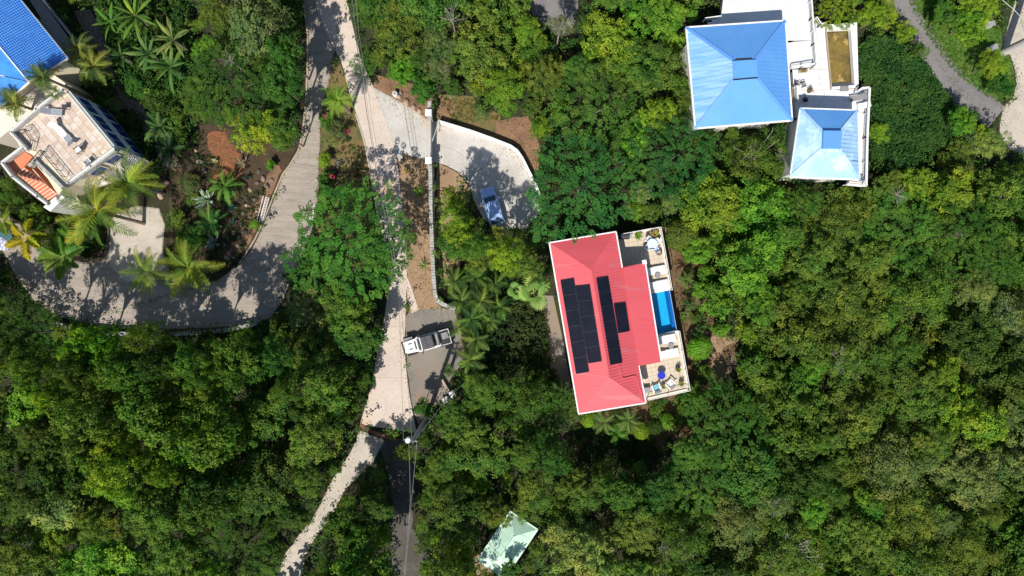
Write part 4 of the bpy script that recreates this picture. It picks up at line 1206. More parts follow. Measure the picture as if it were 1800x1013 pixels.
# ------------------------------------------------------------------ where nothing grows
CLEAR = [[(GREY_O[i][0], GREY_O[i][1]) for i in range(0, len(GREY_O), 4)], COURT, [PINK_O[i] for i in range(0, len(PINK_O), 4)], [LANE_O[i] for i in range(0, len(LANE_O), 4)], DRIVE, GRAV, VERGE,
 [PATH_O[i] for i in range(0, len(PATH_O), 3)], GRASS, CONC, [(q[0], q[1]) for q in ASPH] + [(q[2], q[3]) for q in reversed(ASPH)],
 [(922, -40), (1010, -40), (1017, 8), (1012, 34), (1000, 62), (985, 75), (970, 55), (940, 24)],
 [(964, 426), (1084, 404), (1160, 398), (1212, 686), (1137, 704), (1137, 712), (1016, 730)],                    # villa
 [(1160, 398), (1185, 400), (1192, 440), (1205, 480), (1215, 560), (1222, 640), (1230, 690), (1212, 690)],
 [(1010, 735), (1130, 722), (1185, 760), (1140, 792), (1020, 790)],
 [(1205, 47), (1268, 20), (1272, -40), (1430, -40), (1448, 34), (1508, 34), (1512, 152), (1530, 150), (1526, 330), (1388, 314), (1392, 215), (1220, 228)],
 [(900, 905), (947, 930), (893, 1020), (836, 985)],
 [(-80, -80), (30, -80), (150, 100), (150, 150), (262, 284), (230, 330), (112, 370), (70, 372), (-80, 300)],
 [(0, 350), (200, 320), (300, 300), (360, 225), (400, 225), (470, 262), (522, 262), (423, 465), (385, 492), (300, 480), (-40, 470)],
 [(556, 150), (625, 190), (660, 330), (640, 345), (560, 330)],
 [(768, 170), (830, 172), (862, 205), (935, 205), (948, 262), (940, 340), (760, 290)], [(657, 132), (760, 150), (760, 290), (700, 290)],
 [(768, 290), (800, 300), (800, 330), (775, 350)], [(840, 330), (945, 330), (930, 398), (850, 398)],
 [(785, 470), (900, 470), (975, 500), (1010, 690), (960, 650), (880, 640), (790, 660)],
 [(675, 770), (735, 770), (728, 870), (722, 920), (735, 1040), (690, 1040), (692, 920), (688, 850)],
 [(1513, 70), (1560, 62), (1600, 90), (1640, 130), (1690, 200), (1680, 240), (1640, 280), (1585, 300), (1530, 280), (1515, 200)],   # vines
 [(1010, 770), (1150, 775), (1155, 795), (1120, 812), (1030, 808)],
 [(158, 0), (330, 0), (330, 130), (300, 160), (215, 150)],          # bananas
 [(1236, 600), (1300, 594), (1290, 650), (1240, 680)]]
def in_poly(X, Y, poly):
    c = np.zeros(X.shape, bool); n = len(poly)
    for i in range(n):
        x1, y1 = poly[i]; x2, y2 = poly[(i + 1) % n]
        if y1 == y2: continue
        hit = ((y1 > Y) != (y2 > Y)) & (X < (x2 - x1) * (Y - y1) / (y2 - y1) + x1)
        c ^= hit
    return c
gx_, gy_ = np.meshgrid(np.arange(-90, 1892, 6.0), np.arange(-90, 1104, 6.0))
mask = np.zeros(gx_.shape, bool)
for p in CLEAR: mask |= in_poly(gx_, gy_, p)
CX, CY = gx_[mask], gy_[mask]
def clearance(x, y):
    return math.sqrt(float(np.min((CX - x) ** 2 + (CY - y) ** 2))) - 3

# ------------------------------------------------------------------ individual plants one can recognise
tree(1020, 331, 89, 'feather', 'tama', 5.6, label='wide feathery deep green tree between the driveway and the red villa roof')
tree(1182, 278, 66, 'feather', 'tama', 5.4, label='feathery dark green tree left of the pale blue pavilion')
tree(1128, 338, 24, 'scrub', 'pale', 4.0, label='pale twiggy tree between the feathery tree and the villa terrace')
tree(1118, 245, 34, 'olive', 'bright', 4.6, label='bright green tree between the two feathery trees above the villa')
tree(622, 420, 88, 'feather', 'fern', 7.0, label='large fern-leaved tree hanging over the middle of the pinkish road')
tree(560, 470, 52, 'feather', 'fern', 5.5, label='feathery green tree at the inner edge of the grey road bend')
tree(676, 448, 50, 'feather', 'fern', 6.5, label='feathery crown reaching over the pinkish road beside the dirt verge')
tree(610, 545, 62, 'olive', 'mid', 5.5, label='dense mid green tree left of the pinkish road opposite the pickup truck')
tree(540, 545, 46, 'olive', 'grey', 5.0, label='grey-green tree at the lower right end of the curved retaining wall')
tree(630, 600, 44, 'broad', 'deep', 5.0, label='deep green tree left of the pinkish road below the pickup truck level')
tree(448, 232, 44, 'olive', 'yellow', 4.5, label='vivid yellow-green bushy tree above the rock garden')
tree(496, 232, 30, 'broad', 'mid', 7.0, label='mid green tree leaning over the left edge of the grey road')
tree(450, 38, 74, 'olive', 'grey', 8.0, label='large grey-green tree left of the shaded top of the grey road')
tree(496, 150, 46, 'broad', 'deep', 8.0, label='deep green tree in the shade left of the grey road')
tree(500, 95, 36, 'broad', 'deep', 8.2, label='deep green tree crown just below the large grey-green tree')
tree(28, 540, 34, 'olive', 'dark', 5.0, label='dark tree at the left edge where the shaded court ends')
tree(165, 612, 48, 'broad', 'bright', 10.0, label='bright green tree just below the left end of the curved retaining wall')
tree(262, 592, 46, 'scrub', 'olive', 10.5, label='spiky dark tree rising over the middle of the curved retaining wall')
tree(45, 715, 42, 'big', 'bright', 6.5, label='bright large-leaved tree near the left edge below the wall')
tree(100, 900, 46, 'big', 'pale', 7.5, label='pale round-headed tree with dark shade around it in the lower left')
tree(310, 790, 30, 'big', 'bright', 7.0, label='small vivid green tree in the middle of the lower left wood')
tree(1012, 965, 78, 'olive', 'pale', 6.0, label='big pale tufted tree right of the mint green roof')
tree(796, 968, 42, 'olive', 'yellow', 4.6, label='yellow-green tree left of the mint green roof beside the shaded track')
tree(870, 903, 36, 'olive', 'olive', 6.2, label='olive tree overlapping the left side of the mint green roof')
tree(898, 1000, 20, 'broad', 'mid', 6.2, label='small leafy tree in front of the mint green roof at the bottom edge')
tree(1155, 200, 40, 'olive', 'yellow', 5.0, label='yellow-tipped tree left of the lower corner of the bright blue roof')
tree(985, 45, 26, 'scrub', 'grey', 5.5, label='grey half-bare tree beside the shaded asphalt at the top edge')
tree(806, 398, 42, 'olive', 'yellow', 9.0, label='tall yellow-green tree left of and below the car parked in the shade')
tree(838, 430, 34, 'olive', 'mid', 9.0, label='tall mid green tree directly below the car parked in the shade')
tree(798, 354, 30, 'olive', 'yellow', 7.2, label='yellow-green tree between the stone wall and the shaded car')
tree(888, 448, 42, 'olive', 'yellow', 8.4, label='yellow-green tree left of the upper left corner of the red roof')
tree(928, 470, 30, 'olive', 'olive', 5.0, label='olive tree just above the pale fan palm')
tree(800, 425, 36, 'broad', 'mid', 5.5, label='mid green tree leaning on the long stone wall')
tree(840, 455, 32, 'olive', 'olive', 5.0, label='olive tree above the dark palm thicket')
tree(1738, 252, 38, 'scrub', 'pale', 4.5, label='pale twiggy tree at the left edge of the concrete road')
tree(1692, 212, 28, 'broad', 'bright', 4.0, label='bright tree below the bend of the asphalt path')
tree(1722, 240, 22, 'olive', 'yellow', 4.0, label='small yellow-green tree beside the asphalt path end')
tree(1742, 112, 30, 'olive', 'yellow', 3.0, family='shrub', label='yellow-green bush on the grass next to the concrete road')
tree(1758, 150, 22, 'broad', 'deep', 1.8, family='shrub', label='dark bush near the lower tip of the grass verge')
tree(1705, 40, 40, 'broad', 'yellow', 3.5, label='yellow-green tree on the grass at the top right')
tree(1665, 30, 30, 'broad', 'mid', 3.5, label='mid green tree on the grass left of the yellow-green one')
tree(1730, 15, 30, 'olive', 'yellow', 3.5, label='yellow-green tree at the top edge by the concrete road')
tree(1545, 25, 36, 'olive', 'yellow', 4.0, label='yellow-green tree above the vine-covered slope')
tree(1470, 20, 34, 'feather', 'yellow', 3.5, label='dense feathery bush overhanging the top of the brown pool')
tree(1545, 232, 22, 'scrub', 'yellow', 2.6, family='shrub', label='yellow-green shrub between the pavilion railing and the vines')
tree(1230, 612, 21, 'round', 'bright', 1.8, family='shrub', label='round clipped bush on bare soil right of the pool terrace')
tree(1222, 700, 34, 'olive', 'mid', 2.6, family='shrub', label='large round bush at the lower right corner of the pool terrace')
tree(1212, 725, 22, 'round', 'mid', 1.8, family='shrub', label='rounded bush just below the lower terrace corner')
tree(1198, 415, 27, 'round', 'olive', 3.0, family='shrub', label='round mottled bush beside the upper right terrace corner')
tree(1145, 372, 20, 'olive', 'olive', 3.0, family='shrub', label='round olive bush above the terrace')
tree(1180, 360, 22, 'scrub', 'pale', 3.5, family='shrub', label='pale twiggy shrub above the upper right terrace corner')
tree(1155, 716, 17, 'olive', 'mid', 2.0, family='shrub', label='mid green shrub against the bottom wall of the terrace')
tree(1172, 741, 13, 'round', 'bright', 1.4, family='shrub', label='small bright bush below the terrace')
tree(1151, 750, 14, 'round', 'dark', 1.5, family='shrub', label='dark clipped round bush below the red villa')
tree(1127, 758, 14, 'round', 'yellow', 1.5, family='shrub', label='yellow-green small bush left of the dark clipped bush')
tree(1092, 752, 15, 'round', 'mid', 1.4, family='shrub', label='rounded mid green bush between the small palms and the yellow-green bush below the villa')
tree(1240, 655, 16, 'olive', 'mid', 1.6, family='shrub', label='mid green bush just below the round clipped bush')
tree(1242, 480, 18, 'olive', 'bright', 2.0, family='shrub', label='bright bush right of the small palm beside the terrace loungers')
tree(1035, 737, 14, 'round', 'yellow', 1.5, family='shrub', label='bright yellow-green bush under the lower left villa corner')
tree(1212, 535, 16, 'scrub', 'grey', 1.2, family='shrub', label='grey-green shrub on the soil right of the swimming pool')
tree(1222, 560, 13, 'scrub', 'olive', 1.0, family='shrub', label='olive shrub below the grey-green one right of the pool')
tree(1202, 560, 9, 'scrub', 'mid', .9, family='shrub', label='small green shrub close to the pool terrace wall')
tree(588, 238, 27, 'scrub', 'grey', 1.8, family='shrub', label='grey-green oleander bush between the two roads')
tree(575, 215, 16, 'broad', 'mid', 1.6, family='shrub', label='small bush with red flowers below the roadside palm')
tree(570, 282, 15, 'olive', 'yellow', 1.2, family='shrub', label='yellow-green bush along the right edge of the grey road')
tree(573, 315, 16, 'broad', 'mid', 1.2, family='shrub', label='mid green bush along the grey road beside dark rocks')
tree(566, 340, 14, 'olive', 'yellow', 1.2, family='shrub', label='low bright bush where the grey road meets the feathery tree')
tree(620, 345, 26, 'feather', 'deep', 2.5, family='shrub', label='deep green feathery bush left of the shaded pinkish road')
tree(742, 715, 17, 'big', 'deep', 3.0, family='shrub', label='deep green large-leaved bush beside the utility pole shadow')
tree(715, 795, 24, 'olive', 'olive', 3.2, family='shrub', label='olive bush right below the end of the pinkish road')
tree(448, 395, 10, 'olive', 'bright', .8, family='shrub', label='small bright shrub by the kerb in the rock garden')
tree(475, 290, 10, 'big', 'bright', .9, family='shrub', label='small bright leafy shrub at the top of the boulders')
tree(335, 420, 30, 'olive', 'deep', 1.3, family='shrub', label='deep green clipped hedge mound right of the pale court')
tree(310, 385, 20, 'olive', 'olive', 1.3, family='shrub', label='olive shrub above the hedge mound beside the court')
tree(335, 325, 24, 'scrub', 'grey', 1.2, family='shrub', label='purplish grey-green shrub left of the agaves')
tree(340, 350, 16, 'olive', 'olive', 1.0, family='shrub', label='small olive shrub left of the large agave')
tree(110, 420, 26, 'olive', 'deep', 2.0, family='shrub', label='deep green shrub beneath the left coconut palm')
tree(60, 385, 26, 'broad', 'mid', 2.5, family='shrub', label='mid green shrub below the orange stair')
tree(22, 350, 26, 'scrub', 'mid', 2.5, family='shrub', label='leafy shrub left of the orange stair')
tree(20, 325, 22, 'olive', 'olive', 2.2, family='shrub', label='olive shrub at the left edge beside the orange stair')
tree(180, 335, 20, 'olive', 'olive', 1.8, family='shrub', label='olive shrub beneath the palms beside the terrace house')
tree(240, 150, 30, 'broad', 'deep', 1.0, family='shrub', label='deep green low shrub in shade right of the stone path')
tree(275, 180, 28, 'broad', 'dark', 1.0, family='shrub', label='dark low shrub in shade above the fern palm')
tree(170, 190, 26, 'broad', 'dark', 1.2, family='shrub', label='dark shrub in the shade behind the terrace house')
tree(235, 215, 22, 'broad', 'dark', .8, family='shrub', label='dark ground shrub between the sage wall and the stone path')
tree(260, 255, 16, 'broad', 'dark', .8, family='shrub', label='dark ground shrub at the lower end of the sage wall')
tree(95, 118, 14, 'scrub', 'dry', 5.0, family='shrub', label='dry brown plant at the corner of the blue tiled roof')
tree(745, 155, 30, 'broad', 'fern', 1.2, family='shrub', label='fresh green creeping bush above the brown dirt bank')
tree(705, 125, 30, 'broad', 'bright', 1.6, family='shrub', label='bright green bush where the driveway meets the main road')
tree(848, 195, 22, 'scrub', 'grey', 1.2, family='shrub', label='grey-green bush above the curved driveway wall')
tree(640, 115, 22, 'feather', 'mid', 1.6, family='shrub', label='green bush overhanging the right edge of the pinkish road')

for q in [(1022, 866, 46, 'olive', 'olive', 5.4, 'tall olive tree below the dark clearing under the red villa, left one'), (1092, 868, 48, 'broad', 'mid', 5.4, 'tall leafy tree below the middle of the dark clearing under the red villa'), (1152, 862, 44, 'broad', 'deep', 5.2, 'tall deep green tree below the right end of the dark clearing'),
  (968, 800, 44, 'olive', 'deep', 8.5, 'deep green tree left of the dark clearing under the red villa'), (1592, 56, 24, 'olive', 'yellow', 3.2, 'yellow-green tree hiding the upper asphalt path'), (1618, 88, 18, 'olive', 'mid', 3.0, 'mid green tree overhanging the middle of the asphalt path'), (950, 225, 24, 'olive', 'yellow', 3.4, 'yellow-green tree at the outer edge of the soil bank above the driveway bend'),
  (70, 640, 50, 'olive', 'olive', 11, 'olive tree below the left part of the shaded court'), (215, 650, 46, 'broad', 'mid', 11.5, 'tall mid green tree between the bright tree and the spiky tree below the wall'),
          (345, 640, 48, 'olive', 'mid', 11.5, 'tall mid green tree below the middle right of the curved retaining wall'), (420, 632, 50, 'broad', 'mid', 11.5, 'tall leafy tree below the right part of the curved retaining wall'),
          (480, 628, 42, 'olive', 'deep', 10.5, 'tall deep green tree below the right end of the curved retaining wall'), (130, 650, 40, 'olive', 'dark', 11.5, 'tall dark tree left of the bright tree below the wall'),
          (290, 640, 40, 'broad', 'dark', 12, 'tall dark tree just under the spiky tree below the wall'), (10, 590, 44, 'olive', 'dark', 10.5, 'dark tree at the left edge below the court'), (25, 640, 40, 'olive', 'olive', 11, 'olive tree at the left edge, upper left of the wood')]:
    tree(*q[:6], label=q[6])
# ------------------------------------------------------------------ the wood: every crown a tree of its own
Z = [(80, 650, 'olive mid yellow', 10), (300, 640, 'olive dark mid', 11), (60, 790, 'dark olive', 7.5), (200, 760, 'olive olive dark', 9.5), (330, 750, 'mid olive mid', 9), (460, 730, 'mid yellow dark', 7.5),
 (590, 690, 'mid bright dark', 6.5), (200, 860, 'mid bright olive', 8), (130, 990, 'yellow bright', 7), (250, 820, 'yellow mid', 8), (350, 930, 'olive dark', 8), (460, 900, 'olive dark deep', 8), (520, 800, 'olive mid dark', 7),
 (570, 620, 'dark olive mid', 6), (400, 640, 'mid bright olive', 11), (30, 960, 'dark olive', 8), (250, 980, 'olive mid', 7.5), (420, 980, 'bright mid deep', 7), (480, 640, 'mid dark deep', 10),
 (600, 920, 'mid yellow olive', 10.5), (650, 860, 'mid dark bright', 9.5), (640, 960, 'mid yellow olive', 11), (780, 850, 'olive mid dark', 6), (840, 860, 'olive yellow', 6), (1100, 880, 'olive mid dry', 5.5), (900, 760, 'dark mid olive', 6.5),
 (890, 690, 'mid dark olive', 6.5), (960, 690, 'deep mid', 6), (1000, 840, 'mid olive', 6.5), (1150, 950, 'olive mid', 5.5), (760, 760, 'dark olive', 5.5), (820, 790, 'olive fern mid', 6),
 (1250, 350, 'yellow bright yellow', 4.5), (1210, 430, 'yellow bright', 4.2), (1340, 380, 'yellow bright', 4.2), (1310, 600, 'bright yellow', 4.2), (1200, 320, 'bright deep', 4.5), (1300, 440, 'yellow bright bright', 4.5), (1360, 520, 'bright yellow mid', 4.2), (1250, 530, 'bright yellow', 4), (1400, 350, 'mid bright', 4),
 (1450, 430, 'olive dark grey', 4), (1520, 520, 'olive mid grey', 4), (1600, 380, 'mid olive fern', 4), (1700, 340, 'mid fern yellow', 4), (1650, 500, 'olive mid grey', 4), (1750, 600, 'grey olive dark', 4),
 (1480, 650, 'olive grey mid', 4.3), (1400, 620, 'yellow olive bright', 4.3), (1280, 760, 'fern deep bright', 4.5), (1350, 720, 'mid yellow olive', 4.3), (1450, 800, 'olive mid dark', 4.3), (1600, 800, 'olive grey mid', 4.3),
 (1700, 880, 'olive grey mid', 4.3), (1760, 960, 'olive mid', 4.3), (1500, 960, 'mid bright olive', 4.5), (1350, 950, 'olive dark grey', 5), (1230, 860, 'fern mid', 5), (1600, 680, 'yellow olive mid', 4), (1760, 440, 'mid fern olive', 4),
 (660, 60, 'mid olive deep', 4.5), (720, 40, 'olive deep mid', 5), (810, 30, 'dry olive mid', 5), (800, 110, 'deep mid grey', 4.5), (870, 110, 'yellow olive', 4.5), (920, 70, 'yellow mid', 4.5), (1080, 40, 'yellow bright mid', 4.5),
 (1150, 100, 'mid bright deep', 5), (1100, 160, 'olive mid', 5), (1040, 190, 'mid deep', 5), (950, 200, 'yellow olive', 4.5), (1190, 20, 'bright mid', 5), (960, 270, 'olive yellow', 4), (1190, 130, 'mid olive deep', 5),
 (1260, 260, 'olive deep mid', 4), (1320, 260, 'deep mid', 4), (1540, 30, 'yellow mid', 4), (1600, 300, 'olive mid yellow', 3.5), (1560, 350, 'olive dry', 3.5), (1460, 340, 'mid fern', 3.5), (1720, 290, 'grey olive mid', 3.5),
 (360, 40, 'olive mid', 6.5), (350, 120, 'mid bright', 6), (420, 170, 'mid olive deep', 6.5), (380, 210, 'mid yellow', 5.5), (520, 20, 'grey dark', 6), (200, 20, 'mid olive', 3.5), (300, 200, 'deep mid', 3.5),
 (20, 520, 'dark deep', 3.5), (-30, 560, 'dark olive', 5), (760, 380, 'yellow mid', 5), (920, 410, 'mid olive', 4.5), (870, 640, 'deep dark', 4.5)]
ZP = np.array([(z[0], z[1]) for z in Z], float)
KINDS = {'yellow': ['olive', 'broad', 'olive'], 'bright': ['broad', 'big', 'olive'], 'mid': ['broad', 'olive', 'scrub'], 'olive': ['olive', 'scrub', 'olive'], 'dark': ['broad', 'olive'], 'deep': ['broad', 'feather'],
         'grey': ['scrub', 'olive'], 'pale': ['big', 'olive'], 'dry': ['scrub'], 'fern': ['feather', 'broad']}
def zone(x, y):
    d = (ZP[:, 0] - x) ** 2 + (ZP[:, 1] - y) ** 2 + np.array([random.uniform(0, 2500) for _ in Z])
    z = Z[int(np.argmin(d))]
    return random.choice(z[2].split()), z[3]
placed = [(p[1], p[2], p[3] * PPM * (1.6 if p[5] == 'feather' and p[3] > 4 else 1.07)) for p in PLANTS]
def throw(tries, rlo, rhi, sp, family, limit, edge=.86, frame=30):
    n = 0
    for _ in range(tries):
        if n >= limit: break
        x = random.uniform(-frame, 1800 + frame); y = random.uniform(-frame, 1013 + frame)
        rr = random.uniform(rlo, rhi)
        c = clearance(x, y)
        if c < rr * edge: continue
        A = np.array(placed)
        if np.any((A[:, 0] - x) ** 2 + (A[:, 1] - y) ** 2 < (sp * (A[:, 2] + rr)) ** 2): continue
        ck, zc = zone(x, y)
        kd = random.choice(KINDS[ck])
        if family == 'shrub':
            if kd == 'feather': kd = 'broad'
            zc = max(.8, min(zc * .55, 3.5))
        else:
            zc = zc * random.uniform(.85, 1.15)
            if c < rr * 1.6: zc *= .85
        tree(x, y, rr, kd, ck, zc, family)
        placed.append((x, y, rr)); n += 1
    return n
nT = sum(1 for p in PLANTS if p[6] == 'tree')
k1 = throw(3000, 58, 76, .66, 'tree', 80)
k2 = throw(6000, 42, 58, .66, 'tree', 110)
k3 = throw(9000, 28, 44, .66, 'tree', max(0, 296 - nT - k1 - k2))
nS = sum(1 for p in PLANTS if p[6] == 'shrub')
k4 = throw(14000, 16, 26, .66, 'shrub', max(0, 296 - nS), .75)
print('trees', nT + k1 + k2 + k3, 'shrubs', nS + k4, k1, k2, k3)

# ------------------------------------------------------------------ undergrowth (nobody could count it)
def cover(name, label, n_tuft, nleaf, zlo, zhi, rt, ll, ww, col_, region=None, avoid=True, frame=140, cat='undergrowth', surf=None, spread_=.4, tintamt=.55):
    X = rng.uniform(-frame, 1800 + frame, n_tuft); Y = rng.uniform(-frame, 1013 + frame, n_tuft)
    if region is not None:
        xs = [p[0] for p in region]; ys = [p[1] for p in region]
        X = rng.uniform(min(xs), max(xs), n_tuft); Y = rng.uniform(min(ys), max(ys), n_tuft)
        k = in_poly(X, Y, region); X, Y = X[k], Y[k]
    if avoid:
        k = np.ones(X.shape, bool)
        for p in CLEAR: k &= ~in_poly(X, Y, p)
        X, Y = X[k], Y[k]
    m = len(X)
    zz = rng.uniform(zlo, zhi, m)
    if surf is not None: zz = zz + surf(X, Y)
    k = (H - zz) / H / PPM
    C = np.stack([(X - 900) * k, -(Y - 506.5) * k, zz], 1)
    C = np.repeat(C, nleaf, 0)
    d = sph(len(C), .5)
    P = C + d * rt * rng.uniform(.3, 1, (len(C), 1)) * np.array([1, 1, .6])
    P[:, 2] = np.maximum(P[:, 2], .06)
    Nn = unit(d * .5 + rng.normal(size=P.shape) * spread_ + np.array([[0, 0, .7]]))
    T = np.clip(np.repeat(.5 + rng.normal(size=m) * .15, nleaf) + rng.normal(size=len(C)) * .15, 0, 1.2)
    V, F = leaves(P, Nn, ll, ww)
    o = bpy.data.objects.new(name, quick_mesh(name, V, F, leaf_material(name + '_leaves', own=col_, tintamt=tintamt), np.repeat(T, 2)))
    col.objects.link(o)
    return tag(o, label, cat, kind='stuff')
cover('undergrowth', 'dark green undergrowth filling the gaps between the trees', 13000, 16, .3, 2.4, .6, .30, .18, (.045, .105, .02))
cover('undergrowth', 'lighter low scrub showing between the crowns', 4500, 16, .8, 3.0, .5, .26, .15, (.09, .16, .026))
cover('scrub_cover', 'continuous low olive scrub of the right hand hillside', 6500, 20, 1.6, 3.2, .55, .24, .13, (.11, .175, .03), [(1240, 400), (1400, 330), (1530, 335), (1700, 290), (1900, 290), (1900, 1110), (1180, 1110), (1150, 900), (1260, 800), (1320, 600)], True, cat='scrub')
VINE = [(1516, 76), (1540, 66), (1572, 66), (1604, 96), (1632, 118), (1652, 150), (1690, 196), (1692, 218), (1672, 238), (1650, 268), (1625, 290), (1590, 300), (1560, 305), (1532, 290), (1528, 150), (1512, 145), (1510, 100)]
def vs(X, Y): return 1.3 + .35 * np.sin(X * .07 + Y * .03) + .3 * np.cos(Y * .09 - X * .04)
cover('vine_cover', 'dark green creeper smothering the slope right of the brown pool', 3600, 14, -.1, .25, .34, .24, .17, (.038, .10, .022), VINE, False, cat='creeper', surf=vs, spread_=.5)
g = MB(); gp = []
cover('grass', 'green grass on the verge between the asphalt path and concrete road', 5200, 7, .05, .16, .16, .22, .03, (.10, .22, .03), GRASS, False, cat='grass', spread_=.9)
cover('grass', 'short green weeds along the right edge of the pinkish road at the top', 260, 12, .08, .3, .22, .18, .07, (.06, .13, .025), [(603, -20), (625, -20), (640, 60), (655, 140), (640, 120), (614, 20)], False, cat='weeds', spread_=.7)
cover('groundcover', 'dark low plants in the shaded bed around the rock garden', 900, 14, .05, .35, .3, .2, .1, (.045, .07, .025), [(300, 300), (340, 230), (420, 330), (470, 330), (425, 455), (385, 492), (300, 480)], False, cat='groundcover', spread_=.6)
cover('groundcover', 'dense green plants growing under the banana plants', 1300, 16, .2, 1.4, .4, .3, .15, (.05, .11, .022), [(160, -10), (330, -10), (340, 140), (300, 175), (215, 160)], False, cat='groundcover', spread_=.6)
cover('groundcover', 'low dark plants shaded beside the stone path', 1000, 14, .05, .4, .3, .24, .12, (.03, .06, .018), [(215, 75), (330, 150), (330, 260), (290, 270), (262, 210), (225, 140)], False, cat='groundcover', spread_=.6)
cover('groundcover', 'dark low plants in the bed between the two palm clumps and court', 700, 14, .05, .5, .3, .24, .12, (.045, .08, .02), [(0, 330), (60, 345), (180, 350), (186, 440), (150, 455), (110, 450), (40, 400), (0, 372)], False, cat='groundcover', spread_=.6)
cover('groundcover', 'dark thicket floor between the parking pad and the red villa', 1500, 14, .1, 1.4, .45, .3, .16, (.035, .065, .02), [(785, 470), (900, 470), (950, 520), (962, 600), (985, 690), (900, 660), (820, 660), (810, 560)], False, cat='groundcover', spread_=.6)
cover('groundcover', 'thin plants on the olive strip between the two roads', 330, 10, .05, .3, .25, .18, .09, (.06, .09, .03), [(600, 200), (640, 300), (655, 345), (600, 360), (565, 330), (575, 260)], False, cat='groundcover', spread_=.6)
cover('leaf_litter', 'dry brown litter and weeds on the villa garden soil', 700, 8, .03, .12, .3, .14, .08, (.16, .12, .05), [(1165, 400), (1200, 425), (1245, 445), (1252, 520), (1262, 590), (1300, 596), (1290, 650), (1250, 680), (1232, 740), (1190, 790), (1200, 600)], False, cat='litter', spread_=.8)
cover('grass', 'patchy turf above the curved driveway wall', 420, 9, .03, .12, .2, .15, .04, (.11, .13, .03), [(768, 175), (835, 175), (880, 210), (800, 218)], False, cat='grass', spread_=.9)
# fallen leaves, grit and weeds gathered along the edges of the paving
def litter(name, label, outlines, per_m, spread, size, col_, z=.06, inner=0.0):
    P = []
    for ol in outlines:
        m = len(ol)
        for i in range(m):
            a = np.array(ol[i], float); b = np.array(ol[(i + 1) % m], float)
            n = rng.poisson(np.linalg.norm(b - a) / PPM * per_m * rng.uniform(.2, 1.9))
            if n > 400: continue
            t = rng.uniform(0, 1, (n, 1))
            P.append(a + (b - a) * t + rng.laplace(size=(n, 2)) * spread * PPM)
    P = np.vstack(P)
    X = np.stack([(P[:, 0] - 900) / PPM, -(P[:, 1] - 506.5) / PPM, rng.uniform(z, z + .05, len(P))], 1)
    Nn = unit(rng.normal(size=X.shape) * .35 + np.array([[0, 0, 1.0]]))
    V, F = leaves(X, Nn, size, size * .55)
    o = bpy.data.objects.new(name, quick_mesh(name, V, F, leaf_material(name + '_m', trans=.1, own=col_), np.repeat(rng.uniform(0, 1, len(P)), 2)))
    col.objects.link(o); tag(o, label, 'litter', kind='stuff')
OUT2 = [GREY_O[::3], COURT[9:], LANE_O[::3], VERGE, PATH_O[::3], CONC[1:-1], [(q[0], q[1]) for q in ASPH], [(q[2], q[3]) for q in ASPH]]
OUT = [GREY_O[::3], COURT, LANE_O[::3], DRIVE, GRAV, VERGE, PATH_O[::3], CONC[1:-1], [(q[0], q[1]) for q in ASPH], [(q[2], q[3]) for q in ASPH]]
litter('leaf_litter', 'dry fallen leaves gathered along the edges of roads and paving', OUT, 10, .3, .11, (.14, .095, .045))
litter('weeds', 'small green weeds along the edges of roads and paving', OUT2, 8, .14, .15, (.07, .12, .025))
litter('leaf_litter', 'scattered debris over the soil banks and garden soil', [[(700, 150), (780, 190), (700, 170)], [(880, 225), (940, 215), (945, 290), (900, 250)], [(1175, 400), (1230, 440), (1240, 560), (1220, 640), (1210, 760), (1100, 785), (1020, 770)], [(370, 240), (425, 290), (400, 318)], [(720, 300), (745, 420), (750, 520), (725, 420)]], 60, .9, .12, (.12, .085, .04))
cover('groundcover', 'dark low plants in the shaded clearing below the red villa', 500, 14, .05, .5, .3, .24, .12, (.04, .08, .02), [(1010, 745), (1150, 770), (1155, 800), (1120, 815), (1020, 812)], False, cat='groundcover', spread_=.6)  # low plants added over the painted shade to darken the clearing
# a far ring so the wood goes on beyond the picture
def ring():
    n = 5200
    X = rng.uniform(-900, 2700, n); Y = rng.uniform(-800, 1800, n)
    k = (X < -40) | (X > 1840) | (Y < -40) | (Y > 1053)
    for p in (CONC,): k &= ~in_poly(X, Y, [(x + (60 if x > 1780 else 0), y) for x, y in p])
    X, Y = X[k], Y[k]; m = len(X); zz = rng.uniform(1.5, 4.5, m)
    kk = (H - zz) / H / PPM
    C = np.repeat(np.stack([(X - 900) * kk, -(Y - 506.5) * kk, zz], 1), 34, 0)
    d = sph(len(C), .4)
    P = C + d * 1.5 * rng.uniform(.5, 1, (len(C), 1)) * np.array([1, 1, .7])
    T = np.clip(np.repeat(.5 + rng.normal(size=m) * .25, 34) + rng.normal(size=len(C)) * .12, 0, 1.2)
    V, F = leaves(P, unit(d + np.array([[0, 0, .5]])), .75, .5)
    o = bpy.data.objects.new('woodland', quick_mesh('woodland', V, F, leaf_material('woodland_leaves', own=(.06, .10, .022)), np.repeat(T, 2)))
    col.objects.link(o)
    tag(o, 'continuous woodland beyond the edges of the picture', 'woodland', kind='stuff')
ring()

